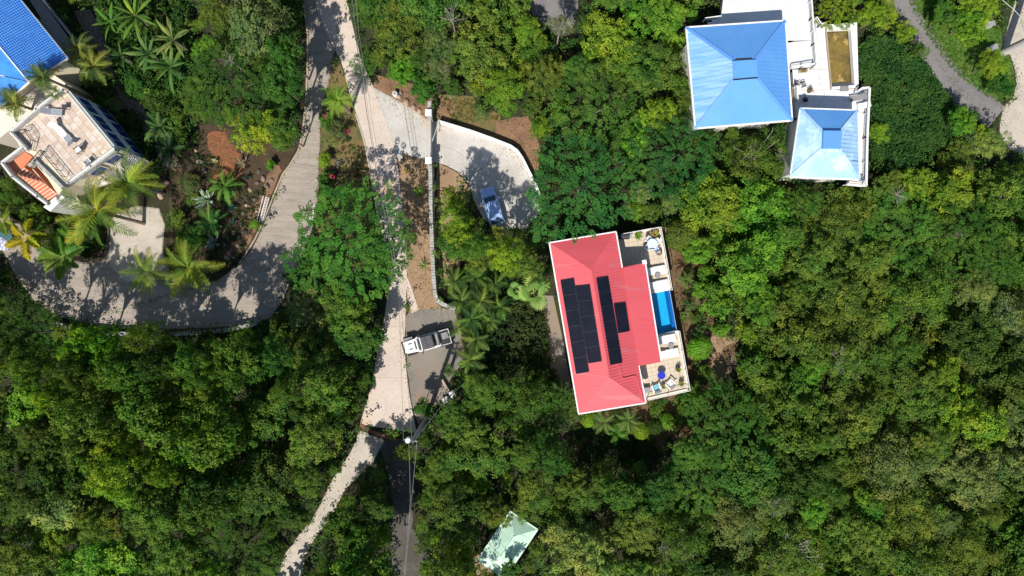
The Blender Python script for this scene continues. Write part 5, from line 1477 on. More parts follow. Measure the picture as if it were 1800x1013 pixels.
# ------------------------------------------------------------------ labels that single each plant out
LM = [('the red-roofed villa', 1060, 565), ('the bright blue hipped roof', 1300, 130), ('the pale blue pavilion', 1455, 255), ('the mint green roof', 890, 965), ('the pickup truck', 750, 600),
 ('the car in the shade', 865, 362), ('the gate pillars', 755, 240), ('the travertine terrace house', 110, 255), ('the curved retaining wall', 260, 580), ('the brown pool', 1480, 100),
 ('the grass verge', 1700, 120), ('the asphalt at the top edge', 970, 15), ('the rock garden', 400, 340), ('the fork of the lanes', 665, 770), ('the lower lane', 555, 930), ('the banana plants', 260, 80),
 ('the lower left corner', 0, 1013), ('the lower right corner', 1800, 1013), ('the left picture edge', 0, 780), ('the right picture edge', 1800, 560), ('the bottom edge middle', 900, 1013), ('the utility pole', 740, 750),
 ('the round clipped bush', 1230, 612), ('the vine-covered slope', 1610, 190), ('the top of the pinkish road', 590, 0), ('the fan palm', 935, 515), ('the concrete road', 1790, 220), ('the pale court', 245, 430)]
def sector(dx, dy):
    a = math.degrees(math.atan2(-dy, dx)) % 360
    return ['right of', 'above and right of', 'above', 'above and left of', 'left of', 'below and left of', 'below', 'below and right of'][int((a + 22.5) // 45) % 8]
ORD = ['the nearest', 'second nearest', 'third nearest', 'fourth nearest', 'fifth nearest', 'sixth nearest', 'seventh nearest', 'eighth nearest', 'ninth nearest', 'tenth nearest', 'eleventh nearest', 'twelfth nearest', 'thirteenth nearest', 'fourteenth nearest']
groups = {}
for p in PLANTS:
    if p[7]: continue
    d = [math.hypot(p[1] - l[1], p[2] - l[2]) for l in LM]
    i = int(np.argmin(d)); l = LM[i]
    key = (l[0], sector(p[1] - l[1], p[2] - l[2]), p[4], p[5], p[6])
    groups.setdefault(key, []).append((d[i], p))
for (lm, sec, ck, kd, fam), lst in groups.items():
    lst.sort(key=lambda t: t[0])
    for n, (_, p) in enumerate(lst):
        head = '%s %s %s' % (CW[ck], KW[kd], fam)
        if len(lst) == 1: p[0]['label'] = '%s %s %s' % (head, sec, lm)
        else: p[0]['label'] = '%s %s %s, %s of its kind' % (head, sec, lm, ORD[min(n, 13)])
        w_ = p[0]['label'].split()
        if len(w_) > 16: p[0]['label'] = p[0]['label'].replace(', %s of its kind' % ORD[min(n, 13)], ', ' + ORD[min(n, 13)].replace(' nearest', ''))
for p in PLANTS:
    o = p[0]
    if p[6] == 'tree': o['group'] = 'trees of the hillside wood and gardens'
    else: o['group'] = 'shrubs of the hillside and gardens'
# ------------------------------------------------------------------ palms, bananas, agaves
def frond_mesh(name, L, n, wid, droop, rise, lw, seed, plume=False, tintb=.5, stalk=.12):
    r = np.random.default_rng(seed)
    u = np.linspace(0, 1, 9)
    X = L * (u - .08 * u ** 2); Zz = L * (rise * u - droop * u ** 2)
    V = []; F = []; T = []
    # rachis
    for i in range(len(u)):
        w = .035 * (1 - .8 * u[i]) + .006
        V += [(X[i], -w, Zz[i]), (X[i], w, Zz[i] + .01)]
    for i in range(len(u) - 1):
        F += [(2 * i, 2 * i + 2, 2 * i + 1), (2 * i + 1, 2 * i + 2, 2 * i + 3)]; T += [.85, .85]
    for i in range(n):
        t = stalk + (1 - stalk) * (i + .5) / n
        px_ = np.interp(t, u, X); pz = np.interp(t, u, Zz)
        env = math.sin(math.pi * (.12 + .84 * t) ** .8) ** .7
        sides = (-1, 1) if not plume else (-1, 1, -1, 1)
        for q, s in enumerate(sides):
            l = wid * env * r.uniform(.85, 1.12)
            fw = math.radians(r.uniform(28, 48)) if not plume else math.radians(r.uniform(35, 70))
            lift = r.uniform(-.45, .1) if not plume else r.uniform(-.9, .9)
            dx = l * math.cos(fw) * .8 if not plume else l * .55; dy = s * l * math.sin(fw) + s * l * .25 * (0 if plume else 1); dz = lift * l * .7
            b = len(V)
            V += [(px_ - lw * .5, 0, pz), (px_ + lw * .5, 0, pz), (px_ + dx * .55, dy * .55, pz + dz * .3 + .04), (px_ + dx * .55 + lw * .7, dy * .55, pz + dz * .3), (px_ + dx, dy, pz + dz)]
            F += [(b, b + 1, b + 3), (b, b + 3, b + 2), (b + 2, b + 3, b + 4)]
            tt = min(1.2, max(0, tintb + r.normal() * .13)); T += [tt, tt, tt]
    return quick_mesh(name, V, F, MT['leaf'], T)
def fan_mesh(name, L, seed):
    r = np.random.default_rng(seed)
    V = []; F = []; T = []
    sl = L * .5
    V += [(0, -.03, 0), (0, .03, 0), (sl, .02, sl * .35), (sl, -.02, sl * .35)]; F += [(0, 1, 2), (0, 2, 3)]; T += [.6, .6]
    n = 18; c = len(V); V.append((sl, 0, sl * .35))
    for i in range(n + 1):
        a = math.radians(-125 + 250 * i / n)
        rr = L * .5
        V.append((sl + math.cos(a) * rr * .7, math.sin(a) * rr * .7, sl * .35 + (.05 if i % 2 else -.03)))
    for i in range(n): F.append((c, c + 1 + i, c + 2 + i)); T.append(.5 + r.normal() * .08)
    for i in range(n):
        a = math.radians(-125 + 250 * (i + .5) / n)
        b = len(V); V.append((sl + math.cos(a) * L * .5 * 1.05, math.sin(a) * L * .5 * 1.05, sl * .35 - .1 * L * r.uniform(.3, 1)))
        F.append((c + 1 + i, b, c + 2 + i)); T.append(.5 + r.normal() * .12)
    return quick_mesh(name, V, F, MT['leaf'], T)
def blade_mesh(name, L, W, droop, rise, seed, torn=True):
    r = np.random.default_rng(seed); V = []; F = []; T = []
    n = 11
    for i in range(n):
        t = i / (n - 1); w = W * math.sin(math.pi * (.05 + .93 * max(0, (t - .12) / .88)) ** .75) if t > .12 else .03
        x = L * (t - .12 * t * t); z = L * (rise * t - droop * t * t)
        k = 1 - (.22 * r.uniform(0, 1) if torn else 0)
        V += [(x, -w * k, z - w * .28), (x, 0, z + .02), (x, w * k, z - w * .28)]
    for i in range(n - 1):
        a = 3 * i
        j = r.normal() * .06
        F += [(a, a + 3, a + 4), (a, a + 4, a + 1), (a + 1, a + 4, a + 5), (a + 1, a + 5, a + 2)]; T += [.45 + j, .45 + j, .6 + j, .6 + j]
    return quick_mesh(name, V, F, MT['leaf'], T)
FR = {
 'coconut': [frond_mesh('frond', 3.2, 30, .72, .5, .38, .055, i, tintb=.5) for i in range(3)],
 'areca': [frond_mesh('frond', 1.9, 20, .46, .7, .55, .05, 10 + i) for i in range(3)],
 'foxtail': [frond_mesh('frond', 1.9, 44, .52, .45, .35, .09, 20 + i, plume=True, tintb=.55) for i in range(3)],
 'fern': [frond_mesh('frond', 1.8, 20, .38, .45, .45, .06, 30 + i) for i in range(2)],
 'fan': [fan_mesh('fan_leaf', 1.7, i) for i in range(3)],
 'spiky': [frond_mesh('frond', 1.6, 14, .7, .3, .6, .05, 40 + i) for i in range(2)],
 'banana': [blade_mesh('leaf', 2.6, .20, .42, .5, i) for i in range(3)],
 'agave': [blade_mesh('leaf', 1.15, .10, -.05, .42, i, False) for i in range(2)],
 'sword': [blade_mesh('leaf', .8, .045, .1, .7, i, False) for i in range(2)],
}
def palm(kind, px, py, rpx, zc, colr, label, n=None, name=None, cat=None, leafname=None, lo=-.35, hi=.75, trunk_r=.16, lean=0, squash=1.0, jc=.12, leafjit=0.0):
    sp = {'coconut': ('coconut_palm', 'palm', 18), 'areca': ('feather_palm', 'palm', 15), 'foxtail': ('foxtail_palm', 'palm', 8), 'fern': ('sago_palm', 'palm', 16), 'fan': ('fan_palm', 'palm', 15),
          'spiky': ('screw_pine', 'palm', 18), 'banana': ('banana_plant', 'banana plant', 11), 'agave': ('agave', 'agave', 24), 'sword': ('sword_plant', 'plant', 16)}[kind]
    c = at(px, py, zc)
    r = rpx / PPM * (H - zc) / H
    L = {'coconut': 3.2, 'areca': 1.9, 'foxtail': 1.9, 'fern': 1.8, 'fan': 1.7, 'spiky': 1.6, 'banana': 2.6, 'agave': 1.15, 'sword': .8}[kind] * .88
    s = r / L
    o = thing(name or sp[0], label, cat or sp[1], (c.x, c.y, 0))
    n = n or sp[2]
    a0 = random.uniform(0, 6.28)
    for i in range(n):
        t = i / n
        el = lo + (hi - lo) * t + random.uniform(-.08, .08)       # later ones stand up more
        az = a0 + i * 2.39996 + random.uniform(-.35, .35)
        k = inst(leafname or ('frond' if kind not in ('fan', 'banana', 'agave', 'sword') else 'leaf'), random.choice(FR[kind]), o, (0, 0, zc), (random.uniform(-.45, .45), -el + random.uniform(-.18, .12), az), (s * random.uniform(.72 - .3 * leafjit, 1.1 + .15 * leafjit),) * 3)
        b = colr(i) if callable(colr) else colr
        j = random.uniform(1 - jc, 1 + jc)
        k.color = (b[0] * j, b[1] * j, b[2] * j, 1)
    if zc > .5:
        MB().tube([(c.x + lean, c.y - lean * .5, 0), (c.x + lean * .4, c.y - lean * .2, zc * .5), (c.x, c.y, zc)], [trunk_r * 1.3, trunk_r, trunk_r * .8], 8).build('trunk', MT['palmtrunk'], o)
    elif kind in ('fern', 'fan', 'banana'):
        MB().cyl((c.x, c.y, 0), .12, max(.12, zc), 8).build('trunk', MT['palmtrunk'], o)
    return o
CC = (.2, .26, .028); CG = (.08, .19, .028); DK = (.035, .09, .022)
def coco(i): return (.27, .29, .035) if i % 4 == 0 else ((.17, .24, .03) if i % 4 == 1 else (.08, .14, .025))
palm('coconut', 171, 372, 66, 6.5, coco, 'yellow-green coconut palm left of the terrace house corner, over the pale court', trunk_r=.17, lean=1.2, n=19)
palm('coconut', 226, 322, 56, 6.0, coco, 'yellow-green coconut palm against the lower end of the sage wall', n=18, lean=.5)
palm('coconut', 258, 478, 46, 5.0, coco, 'yellowish coconut palm in front of the pale court, lower left of the pair', n=16)
palm('coconut', 331, 470, 56, 5.0, lambda i: (.15, .21, .03) if i % 3 else (.25, .28, .035), 'coconut palm right of the pale court beside the rock garden', n=18)
palm('foxtail', 47, 418, 34, 4.0, (.27, .27, .02), 'yellow foxtail palm with brush-like fronds at the left edge', n=7, lo=-.1, hi=.3)
palm('foxtail', 112, 452, 46, 3.6, (.10, .19, .03), 'green foxtail palm with brush-like fronds below the yellow one', n=9, lo=-.1, hi=.35)
palm('foxtail', 6, 388, 26, 3.6, (.13, .19, .03), 'foxtail palm cut by the left edge beside the teal awning', n=7, lo=-.1, hi=.3)
palm('areca', 130, 420, 30, 3.0, CG, 'green feather palm in the bed between foxtail and coconut palms')
palm('spiky', 77, 136, 26, 7.5, (.09, .15, .05), 'spiky palm casting a star shadow on the blue tiled roof', n=24, lo=-.3, hi=.8)
palm('spiky', 28, 182, 28, 6.5, (.14, .20, .04), 'spiky palm between the blue tiled roof and the terrace house', n=24, lo=-.3, hi=.8)
palm('spiky', 98, 165, 14, 6.6, (.11, .17, .04), 'small spiky plant at the top corner of the roof terrace', n=16)
palm('areca', 140, 88, 34, 4.2, lambda i: (.13, .17, .04) if i % 3 else (.05, .09, .03), 'feather palm beside the right edge of the blue tiled roof', n=18)
palm('areca', 165, 118, 36, 4.0, lambda i: (.14, .19, .04) if i % 3 else (.05, .09, .03), 'feather palm drooping over the stone path', n=18)
palm('banana', 238, 28, 48, 3.6, lambda i: (.30, .36, .03) if i == 10 else (.10, .19, .03), 'banana plant at the top with a yellow young leaf', n=13)
palm('banana', 195, 40, 36, 3.2, CG, 'smaller banana plant left of the topmost one', n=10)
palm('banana', 300, 118, 46, 3.2, (.08, .17, .04), 'banana plant with long green leaves right of the stone path', n=13)
palm('banana', 262, 95, 40, 3.0, (.09, .17, .05), 'banana plant just above the stone path bend', n=11)
palm('banana', 305, 70, 40, 3.8, (.13, .20, .06), 'banana plant with upright pale ribs between two others', n=12)
palm('banana', 215, 100, 30, 2.6, DK, 'dark shaded banana plant beside the stone path', n=9)
palm('fern', 281, 224, 30, 2.0, (.075, .15, .04), 'sago palm beside the stone path', n=15)
palm('fern', 299, 262, 30, 1.4, (.035, .08, .03), 'dark sago palm in shade at the end of the stone path', n=15)
palm('fern', 396, 328, 30, 1.6, (.095, .20, .035), 'bright sago palm in the upper rock garden', n=15)
palm('fern', 370, 392, 30, 1.6, (.075, .18, .04), 'bright sago palm below the big silver agave', n=15)
palm('agave', 364, 351, 24, .5, (.34, .42, .40), 'large silver-blue agave in the rock garden', n=30, lo=.05, hi=1.0, jc=.2)
palm('agave', 377, 428, 17, .4, (.18, .28, .36), 'blue agave near the bottom of the rock garden', n=26, lo=.05, hi=1.0, jc=.2)
palm('agave', 379, 284, 8, .3, (.42, .44, .28), 'small pale agave on the red soil', n=20, lo=.05, hi=1.0)
palm('agave', 426, 288, 14, .3, (.30, .34, .27), 'pale spiky agave at the right of the red soil', n=18, lo=.0, hi=.9)
palm('agave', 410, 366, 11, .3, (.06, .14, .14), 'dark teal agave between the boulders', n=20, lo=.05, hi=1.0)
palm('agave', 412, 392, 10, .3, (.06, .13, .13), 'dark teal agave lower down between the boulders', n=20, lo=.05, hi=1.0)
palm('agave', 436, 312, 8, .3, (.05, .11, .11), 'small dark agave above the boulders', n=18, lo=.05, hi=1.0)
palm('agave', 716, 303, 8, .25, (.42, .36, .12), 'tiny yellow agave on the tan verge near the gate', n=16, lo=.0, hi=1.0)
palm('fern', 736, 337, 12, .5, (.10, .24, .03), 'small bright plant on the shaded tan verge', n=10)
palm('sword', 744, 468, 13, .3, (.14, .24, .05), 'small star-shaped green plant on the tan verge', n=12, lo=-.1, hi=.6)
palm('areca', 594, 176, 31, 5.4, (.13, .24, .03), 'bright feather palm between the two roads casting a star shadow', n=17)
palm('fan', 937, 515, 29, 4.6, lambda i: (.30, .34, .10) if i == 2 else ((.24, .34, .09) if i % 2 else (.15, .26, .06)), 'pale fan palm left of the red roof', n=9, lo=-.2, hi=.8, jc=.2, leafjit=.5)
palm('fan', 908, 512, 17, 4.4, (.20, .32, .07), 'small pale fan palm just left of the larger pale one', n=6, lo=-.1, hi=.8, leafjit=.4)
for q in [(800, 494, 26, 4.0, 'upper left'), (838, 488, 28, 4.0, 'topmost middle'), (870, 500, 26, 3.6, 'upper right'), (812, 530, 28, 4.2, 'left'), (845, 530, 30, 4.4, 'central'), (880, 540, 24, 3.0, 'right'),
          (828, 560, 30, 4.2, 'middle left'), (838, 596, 30, 4.2, 'lower middle'), (828, 632, 28, 3.8, 'lowest'), (806, 575, 20, 3.2, 'leftmost'), (862, 565, 24, 3.4, 'middle right')]:
    palm('areca', q[0], q[1], q[2], q[3], lambda i: (.11, .19, .035) if i % 4 == 0 else ((.075, .14, .03) if i % 2 else (.03, .07, .02)), '%s palm of the dark thicket between parking pad and villa' % q[4], n=15)
for q in [(1062, 742, 26, 2.2, 'left feather palm under the bottom edge of the red roof'), (1104, 738, 26, 2.4, 'right feather palm under the bottom edge of the red roof'), (990, 690, 26, 4.0, 'spreading palm against the lower left side of the red roof'),
          (975, 715, 22, 3.2, 'small palm below the lower left side of the red roof')]:
    palm('areca', *q[:4], (.11, .17, .045), q[4], n=15)
palm('spiky', 836, 678, 30, 3.2, (.11, .20, .03), 'bright spiky plant right of the utility pole', n=22, lo=-.2, hi=.8)
palm('spiky', 790, 650, 14, 2.2, (.06, .11, .03), 'small spiky plant at the parking pad edge', n=16)
palm('banana', 822, 640, 22, 3.4, (.16, .30, .02), 'vivid light green leaves at the right edge of the parking pad', n=6)
palm('areca', 1205, 492, 18, 2.0, (.10, .16, .035), 'small palm on bare soil right of the terrace loungers', n=11)
palm('areca', 1204, 552, 12, 1.2, (.10, .16, .035), 'tiny palm on bare soil right of the blue pool', n=9)
palm('areca', 1140, 300, 20, 4.0, CG, 'small palm below the feathery trees above the villa', n=10)
palm('fern', 1240, 425, 12, .6, (.40, .24, .08), 'orange-brown cut fronds on the soil above the villa garden', n=9, cat='dry plant', name='dry_palm')
# potted plants on the terrace
def potted(px, py, rpx, z, colr, label, kind='fern', zc=.7, n=12, potr=.28, cat='potted plant'):
    c = at(px, py, z + zc)
    o = thing('potted_plant', label, cat, (c.x, c.y, z))
    MB().tube([(c.x, c.y, z), (c.x, c.y, z + .42)], [potr * .7, potr], 12).build('pot', MT['pot'], o)
    r = rpx / PPM * (H - z) / H
    L = {'fern': 1.8, 'sword': .8, 'banana': 2.6, 'areca': 1.9}[kind] * .88
    for i in range(n):
        k = inst('leaf', random.choice(FR[kind]), o, (0, 0, .42), (random.uniform(-.2, .2), -random.uniform(.15, .9), i * 2.4), (r / L,) * 3)
        b = colr(i) if callable(colr) else colr
        k.color = (*b, 1)
palm('areca', 1085, 762, 22, 1.6, CG, 'small palm in the shade below the red villa roof', n=11)
potted(1122, 414.5, 9, 3.0, (.14, .24, .035), 'green potted plant beside the grill on the upper terrace', 'fern', n=14)
potted(1151.5, 411, 10, 3.0, lambda i: (.36, .24, .05) if i % 2 else (.26, .30, .06), 'potted croton with orange-yellow leaves in the upper terrace corner', 'banana', n=14, potr=.5)
potted(1193, 650, 8, 3.0, (.14, .30, .035), 'bright green potted plant on the right rim of the terrace', 'sword', n=18)
potted(1199, 675, 8, 3.0, lambda i: (.30, .28, .06) if i % 2 else (.12, .18, .04), 'yellow-speckled potted plant in the lower right terrace corner', 'banana', n=12)
potted(1167, 680, 5, 3.0, (.20, .22, .07), 'small potted plant between the two garden chairs', 'fern', n=8, potr=.2)

# rocks
def rock_mesh(seed):
    bm = bmesh.new()
    bmesh.ops.create_icosphere(bm, subdivisions=2, radius=1)
    rnd = np.random.default_rng(seed)
    ax = rnd.normal(size=(5, 3)); off = rnd.uniform(.55, .85, 5)
    ax /= np.linalg.norm(ax, axis=1, keepdims=True)
    for v in bm.verts:
        p = np.array(v.co)
        for a, o in zip(ax, off):
            d = p @ a
            if d > o: p = p - a * (d - o)
        p += rnd.normal(size=3) * .03
        v.co = p * np.array([1, .8, .6])
    me = bpy.data.meshes.new('rock'); bm.to_mesh(me); bm.free()
    return me
RM = {}
for mk in ('rock', 'rockdark', 'rocktan', 'rockpink'):
    RM[mk] = []
    for i in range(3):
        me = rock_mesh(i + len(mk)); me.materials.append(MT[mk]); RM[mk].append(me)
def rock(px, py, rpx, mk, label, group=None):
    p = at(px, py, 0); r = rpx / PPM
    o = bpy.data.objects.new('boulder', random.choice(RM[mk])); col.objects.link(o)
    o.location = (p.x, p.y, r * .25); o.scale = (r, r * random.uniform(.8, 1.1), r * random.uniform(.8, 1.2)); o.rotation_euler = (random.uniform(-.3, .3), random.uniform(-.3, .3), random.uniform(0, 6.28))
    return tag(o, label, 'boulder', group)
for i, (x, y, r, mk, lb) in enumerate([(704, 164, 4, 'rock', 'small pale boulder at the start of the driveway edge'), (700, 170, 6.5, 'rocktan', 'tan boulder along the top edge of the driveway, first from the road'),
    (714, 181, 7, 'rocktan', 'tan boulder along the top edge of the driveway, second from the road'), (727, 189, 6.5, 'rocktan', 'tan boulder along the top edge of the driveway, third from the road'), (737, 196, 5, 'rocktan', 'tan boulder nearest the upper gate pillar'),
    (743, 204, 3, 'rockpink', 'small stone touching the upper gate pillar')]): rock(x, y, r, mk, lb)
c = at(694, 165, .6); o = thing('water_drum', 'white round drum standing at the driveway edge', 'drum', (c.x, c.y, 0))
MB().cyl((c.x, c.y, 0), .28, .7, 14).build('body', MT['cap'], o); MB().cyl((c.x, c.y, .703), .2, .05, 14).build('lid', MT['steel'], o)
GR = [(455, 302), (463, 315), (452, 322), (440, 335), (470, 328), (478, 318), (448, 350), (435, 362), (460, 345), (428, 376), (440, 382), (452, 372), (425, 395), (412, 410), (402, 420), (420, 418), (430, 408), (395, 432), (408, 440), (418, 432), (386, 445), (400, 455), (412, 452), (345, 265), (330, 255), (352, 285), (360, 300)]
RL = [('the white slatted rack', 462, 368), ('the red soil patch', 400, 275), ('the blue agave', 377, 428), ('the pale spiky agave', 426, 288), ('the kerb bend', 425, 455)]
rg = {}
for i, (x, y) in enumerate(GR):
    mk = ('rockdark', 'rock', 'rockdark', 'rocktan')[i % 4]
    o = rock(x, y, random.uniform(4, 7), mk, 'boulder', 'boulders of the rock garden')
    d = [math.hypot(x - l[1], y - l[2]) for l in RL]; l = RL[int(np.argmin(d))]
    rg.setdefault((mk, l[0], sector(x - l[1], y - l[2])), []).append((min(d), o))
for (mk, lm, sec), lst in rg.items():
    lst.sort(key=lambda t: t[0])
    for n, (_, o) in enumerate(lst):
        o['label'] = '%s boulder %s %s%s' % ({'rockdark': 'dark', 'rock': 'grey-brown', 'rocktan': 'tan'}[mk], sec, lm, '' if len(lst) == 1 else ', ' + ORD[n])
rock(449, 388, 5, 'rockpink', 'pink boulder at the lower end of the white slatted rack')
rock(292, 324, 9, 'rockpink', 'large pink boulder right of the coconut palm by the sage wall')
rock(307, 297, 5, 'rockpink', 'small pink boulder above the large pink one')
rock(283, 345, 7, 'rocktan', 'tan boulder at the top of the pale court')
for i in range(34):
    x = random.uniform(583, 614); y = random.uniform(278, 345)
    rock(x, y, random.uniform(2.5, 4.5), 'rockdark', 'dark stone in the heap between the grey road bushes and the olive strip', 'dark stones heaped between the two roads')
# flowers in the roadside bushes
for x, y, lb in ((571, 206, 'magenta flower cluster below the roadside palm'), (584, 310, 'magenta flower cluster beside the dark stones'), (609, 232, 'tiny magenta flowers on the oleander bush')):
    mb = MB(); p = at(x, y, 1.9)
    for _ in range(14): mb.box(p + Vector((random.uniform(-.25, .25), random.uniform(-.25, .25), random.uniform(-.1, .12))), (.09, .09, .02), rz=random.uniform(0, 3))
    tag(mb.build('flowers', MT['flower']), lb, 'flowers')
# bare dead trees
def bare(px, py, rpx, z, label):
    p = at(px, py, z); o = thing('dead_tree', label, 'dead tree', (p.x, p.y, 0))
    inst('branches', random.choice(TWIG), o, (0, 0, z), (0, 0, random.uniform(0, 6)), (rpx / PPM / 2.6,) * 3)
    MB().tube([(p.x, p.y, 0), (p.x, p.y, z)], [.1, .05], 6).build('trunk', MT['twig'], o)
bare(1578, 342, 22, 4.6, 'pale bare dead tree below the vine-covered slope')
bare(795, 35, 26, 6.0, 'brownish bare branches in the wood right of the main road top')
bare(985, 46, 20, 6.6, 'grey bare twigs over the shaded asphalt at the top edge')
bare(1690, 412, 16, 4.8, 'white dead branches in the right hand wood')
bare(1362, 888, 20, 5.6, 'grey dead branches low in the right hand wood')
bare(1285, 640, 18, .6, 'fallen dead branches on the pale soil right of the clipped bush')
bare(792, 172, 10, .6, 'small white dead branches above the upper gate pillar')
bare(404, 105, 18, 8.0, 'pale bare branches over the trees left of the grey road')
# ------------------------------------------------------------------ pickup truck
def wheel(root, x, y, r=.42, w=.28):
    t = MB().tube([(x, y - w / 2, r), (x, y + w / 2, r)], r, 18).build('tyre', MT['rubber'], None)
    wh = thing('wheel', None, None); wh.parent = root
    t.parent = wh
    s = 1 if y > 0 else -1
    rm = MB().tube([(x, y + s * (w / 2 - .03), r), (x, y + s * (w / 2 + .012), r)], r * .58, 12).build('rim', MT['steel'], None); rm.parent = wh
    return wh
def section_body(secs):
    """loft of (x, halfwidth, z0, z1) stations"""
    mb = MB()
    for (x, hw, z0, z1, tw) in secs:
        mb.v += [(x, -hw, z0), (x, hw, z0), (x, hw, (z0 + z1) / 2), (x, hw * tw, z1), (x, -hw * tw, z1), (x, -hw, (z0 + z1) / 2)]
    n = len(secs)
    for i in range(n - 1):
        for k in range(6):
            a = i * 6 + k; b = i * 6 + (k + 1) % 6
            mb.f.append((a, b, b + 6, a + 6))
    mb.f.append(tuple(range(6))); mb.f.append(tuple(reversed(range(6 * (n - 1), 6 * n))))
    return mb
tp = at(750.5, 601.5, 1.2)
tk = thing('pickup_truck', 'white open-top pickup truck with black ribbed soft top on the gravel pad', 'pickup truck')
section_body([(2.60, .62, .55, .95, .97), (2.50, .70, .5, 1.08, .96), (1.15, .80, .45, 1.15, .97), (1.1, .86, .42, 1.2, .98), (-2.62, .86, .45, 1.12, .99)]).build('body', MT['carwhite'], tk)
section_body([(2.46, .60, 1.06, 1.12, .92), (2.30, .66, 1.08, 1.19, .93), (1.02, .76, 1.15, 1.27, .94)]).build('hood', MT['carwhite'], tk)
MB().box((1.88, .30, 1.222), (.42, .12, .03)).build('hood_vent', MT['black'], tk); MB().box((1.88, -.30, 1.222), (.42, .12, .03)).build('hood_vent', MT['black'], tk)
MB().box((1.32, 0, 1.262), (.16, .95, .03)).build('cowl_grille', MT['black'], tk)
MB().box((2.63, 0, .82), (.05, .9, .34)).build('grille', MT['carwhite'], tk)
for s in (-1, 1):
    MB().cyl((2.60, s * .50, .86), .1, .04, 10).build('headlight', MT['lamp'], tk)
    MB().box((2.0, s * .88, .95), (1.0, .26, .08)).build('fender', MT['black'] if s > 0 else MT['greyplastic'], tk)
    MB().box((-1.75, s * .91, .93), (1.0, .14, .07)).build('fender', MT['black'], tk)
    MB().box((.72, s * 1.02, 1.38), (.12, .22, .16)).build('door_mirror', MT['black'], tk)
    d = MB().box((.05, s * .872, .85), (1.9, .025, .62)).build('door', MT['carwhite'], tk)
    MB().box((-.5, s * .895, 1.0), (.18, .03, .04)).build('handle', MT['black'], d)
    MB().box((-2.64, s * .72, .9), (.04, .16, .26)).build('tail_light', MT['redlens'], tk)
MB().box((2.78, 0, .62), (.22, 1.5, .2)).build('bumper', MT['black'], tk); MB().box((-2.72, 0, .6), (.16, 1.6, .2)).build('bumper', MT['darkmetal'], tk)
ws = MB(); ws.add([(.98, -.72, 1.25), (.98, .72, 1.25), (.62, .66, 1.78), (.62, -.66, 1.78)], [(0, 1, 2, 3)]); ws.build('windshield', MT['glass'], tk)
for k in range(9): MB().box((1.06, -.52 + k * .13, 1.275), (.12, .05, .02)).build('cowl_slot', MT['black'], tk)
MB().beam((.98, -.74, 1.26), (.62, -.68, 1.8), .07, .06).build('pillar', MT['carwhite'], tk); MB().beam((.98, .74, 1.26), (.62, .68, 1.8), .07, .06).build('pillar', MT['carwhite'], tk)
MB().box((.62, 0, 1.82), (.10, 1.42, .06)).build('windshield_frame', MT['carwhite'], tk)
for j, (x0, x1) in enumerate(((.56, .02), (-.0, -.72))):
    p_ = MB().box(((x0 + x1) / 2, 0, 1.80), (abs(x1 - x0), 1.38, .06)).build('soft_top', MT['charcoal'], tk)
    for k in range(7): MB().box(((x0 + x1) / 2, -.57 + k * .19, 1.842), (abs(x1 - x0) - .05, .05, .03)).build('rib', MT['greyplastic'], p_)
for s in (-1, 1): MB().box((-.1, s * .72, 1.5), (1.4, .03, .5)).build('side_window', MT['glass'], tk)
MB().box((-.9, 0, 1.35), (.36, 1.3, .1)).build('rear_seat', MT['black'], tk)
MB().box((-.78, 0, 1.80), (.05, 1.36, .05)).build('roll_bar', MT['black'], tk)
MB().taper((-1.22, 0, 1.35), (.34, 1.42), (.26, 1.38), .3).build('folded_top', MT['greyplastic'], tk, label='grey folded cover behind the cab')
MB().box((-2.02, 0, .78), (1.18, 1.46, .06)).build('bed_floor', MT['black'], tk)
for s in (-1, 1): MB().box((-2.0, s * .81, 1.15), (1.3, .09, .10)).build('bed_rail', MT['steel'], tk)
MB().box((-2.63, 0, 1.12), (.08, 1.6, .12)).build('tailgate', MT['steel'], tk)
MB().box((-2.0, 0, 1.14), (1.12, 1.5, .02)).build('bed_cover', MT['black'], tk)
MB().box((-2.12, -.18, 1.24), (.72, .72, .2), rz=.06).build('tool_box', MT['greyplastic'], tk)
for x in (1.72, -1.72):
    for y in (-.80, .80): wheel(tk, x, y)
tk.location = (tp.x, tp.y, 0); tk.rotation_euler = (0, 0, math.atan2(-22, -81)); tk.scale = (.97, .97, .97)

# ------------------------------------------------------------------ car in the shade
cp = at(865, 362.5, .9)
cv = thing('parked_car', 'pale blue car parked in dappled shade on the villa driveway', 'car')
section_body([(2.10, .66, .35, .62, .92), (2.0, .78, .3, .80, .92), (1.1, .86, .28, .98, .92), (.9, .87, .28, 1.0, .93), (-1.85, .87, .28, 1.02, .96), (-2.08, .84, .35, .92, .96)]).build('body', MT['carsilver'], cv)
section_body([(1.02, .74, .97, 1.0, .96), (.42, .78, .98, 1.46, .88), (.1, .80, .98, 1.52, .89), (-1.5, .80, .98, 1.50, .88), (-1.95, .80, .98, 1.1, .93)]).build('roof', MT['carsilver'], cv)
MB().add([(1.06, -.64, 1.02), (1.06, .64, 1.02), (.46, .60, 1.475), (.46, -.60, 1.475)], [(0, 1, 2, 3)]).build('windshield', MT['carglass'], cv)
MB().add([(-1.99, -.66, 1.12), (-1.99, .66, 1.12), (-1.56, .62, 1.515), (-1.56, -.62, 1.515)], [(3, 2, 1, 0)]).build('rear_window', MT['carglass'], cv)
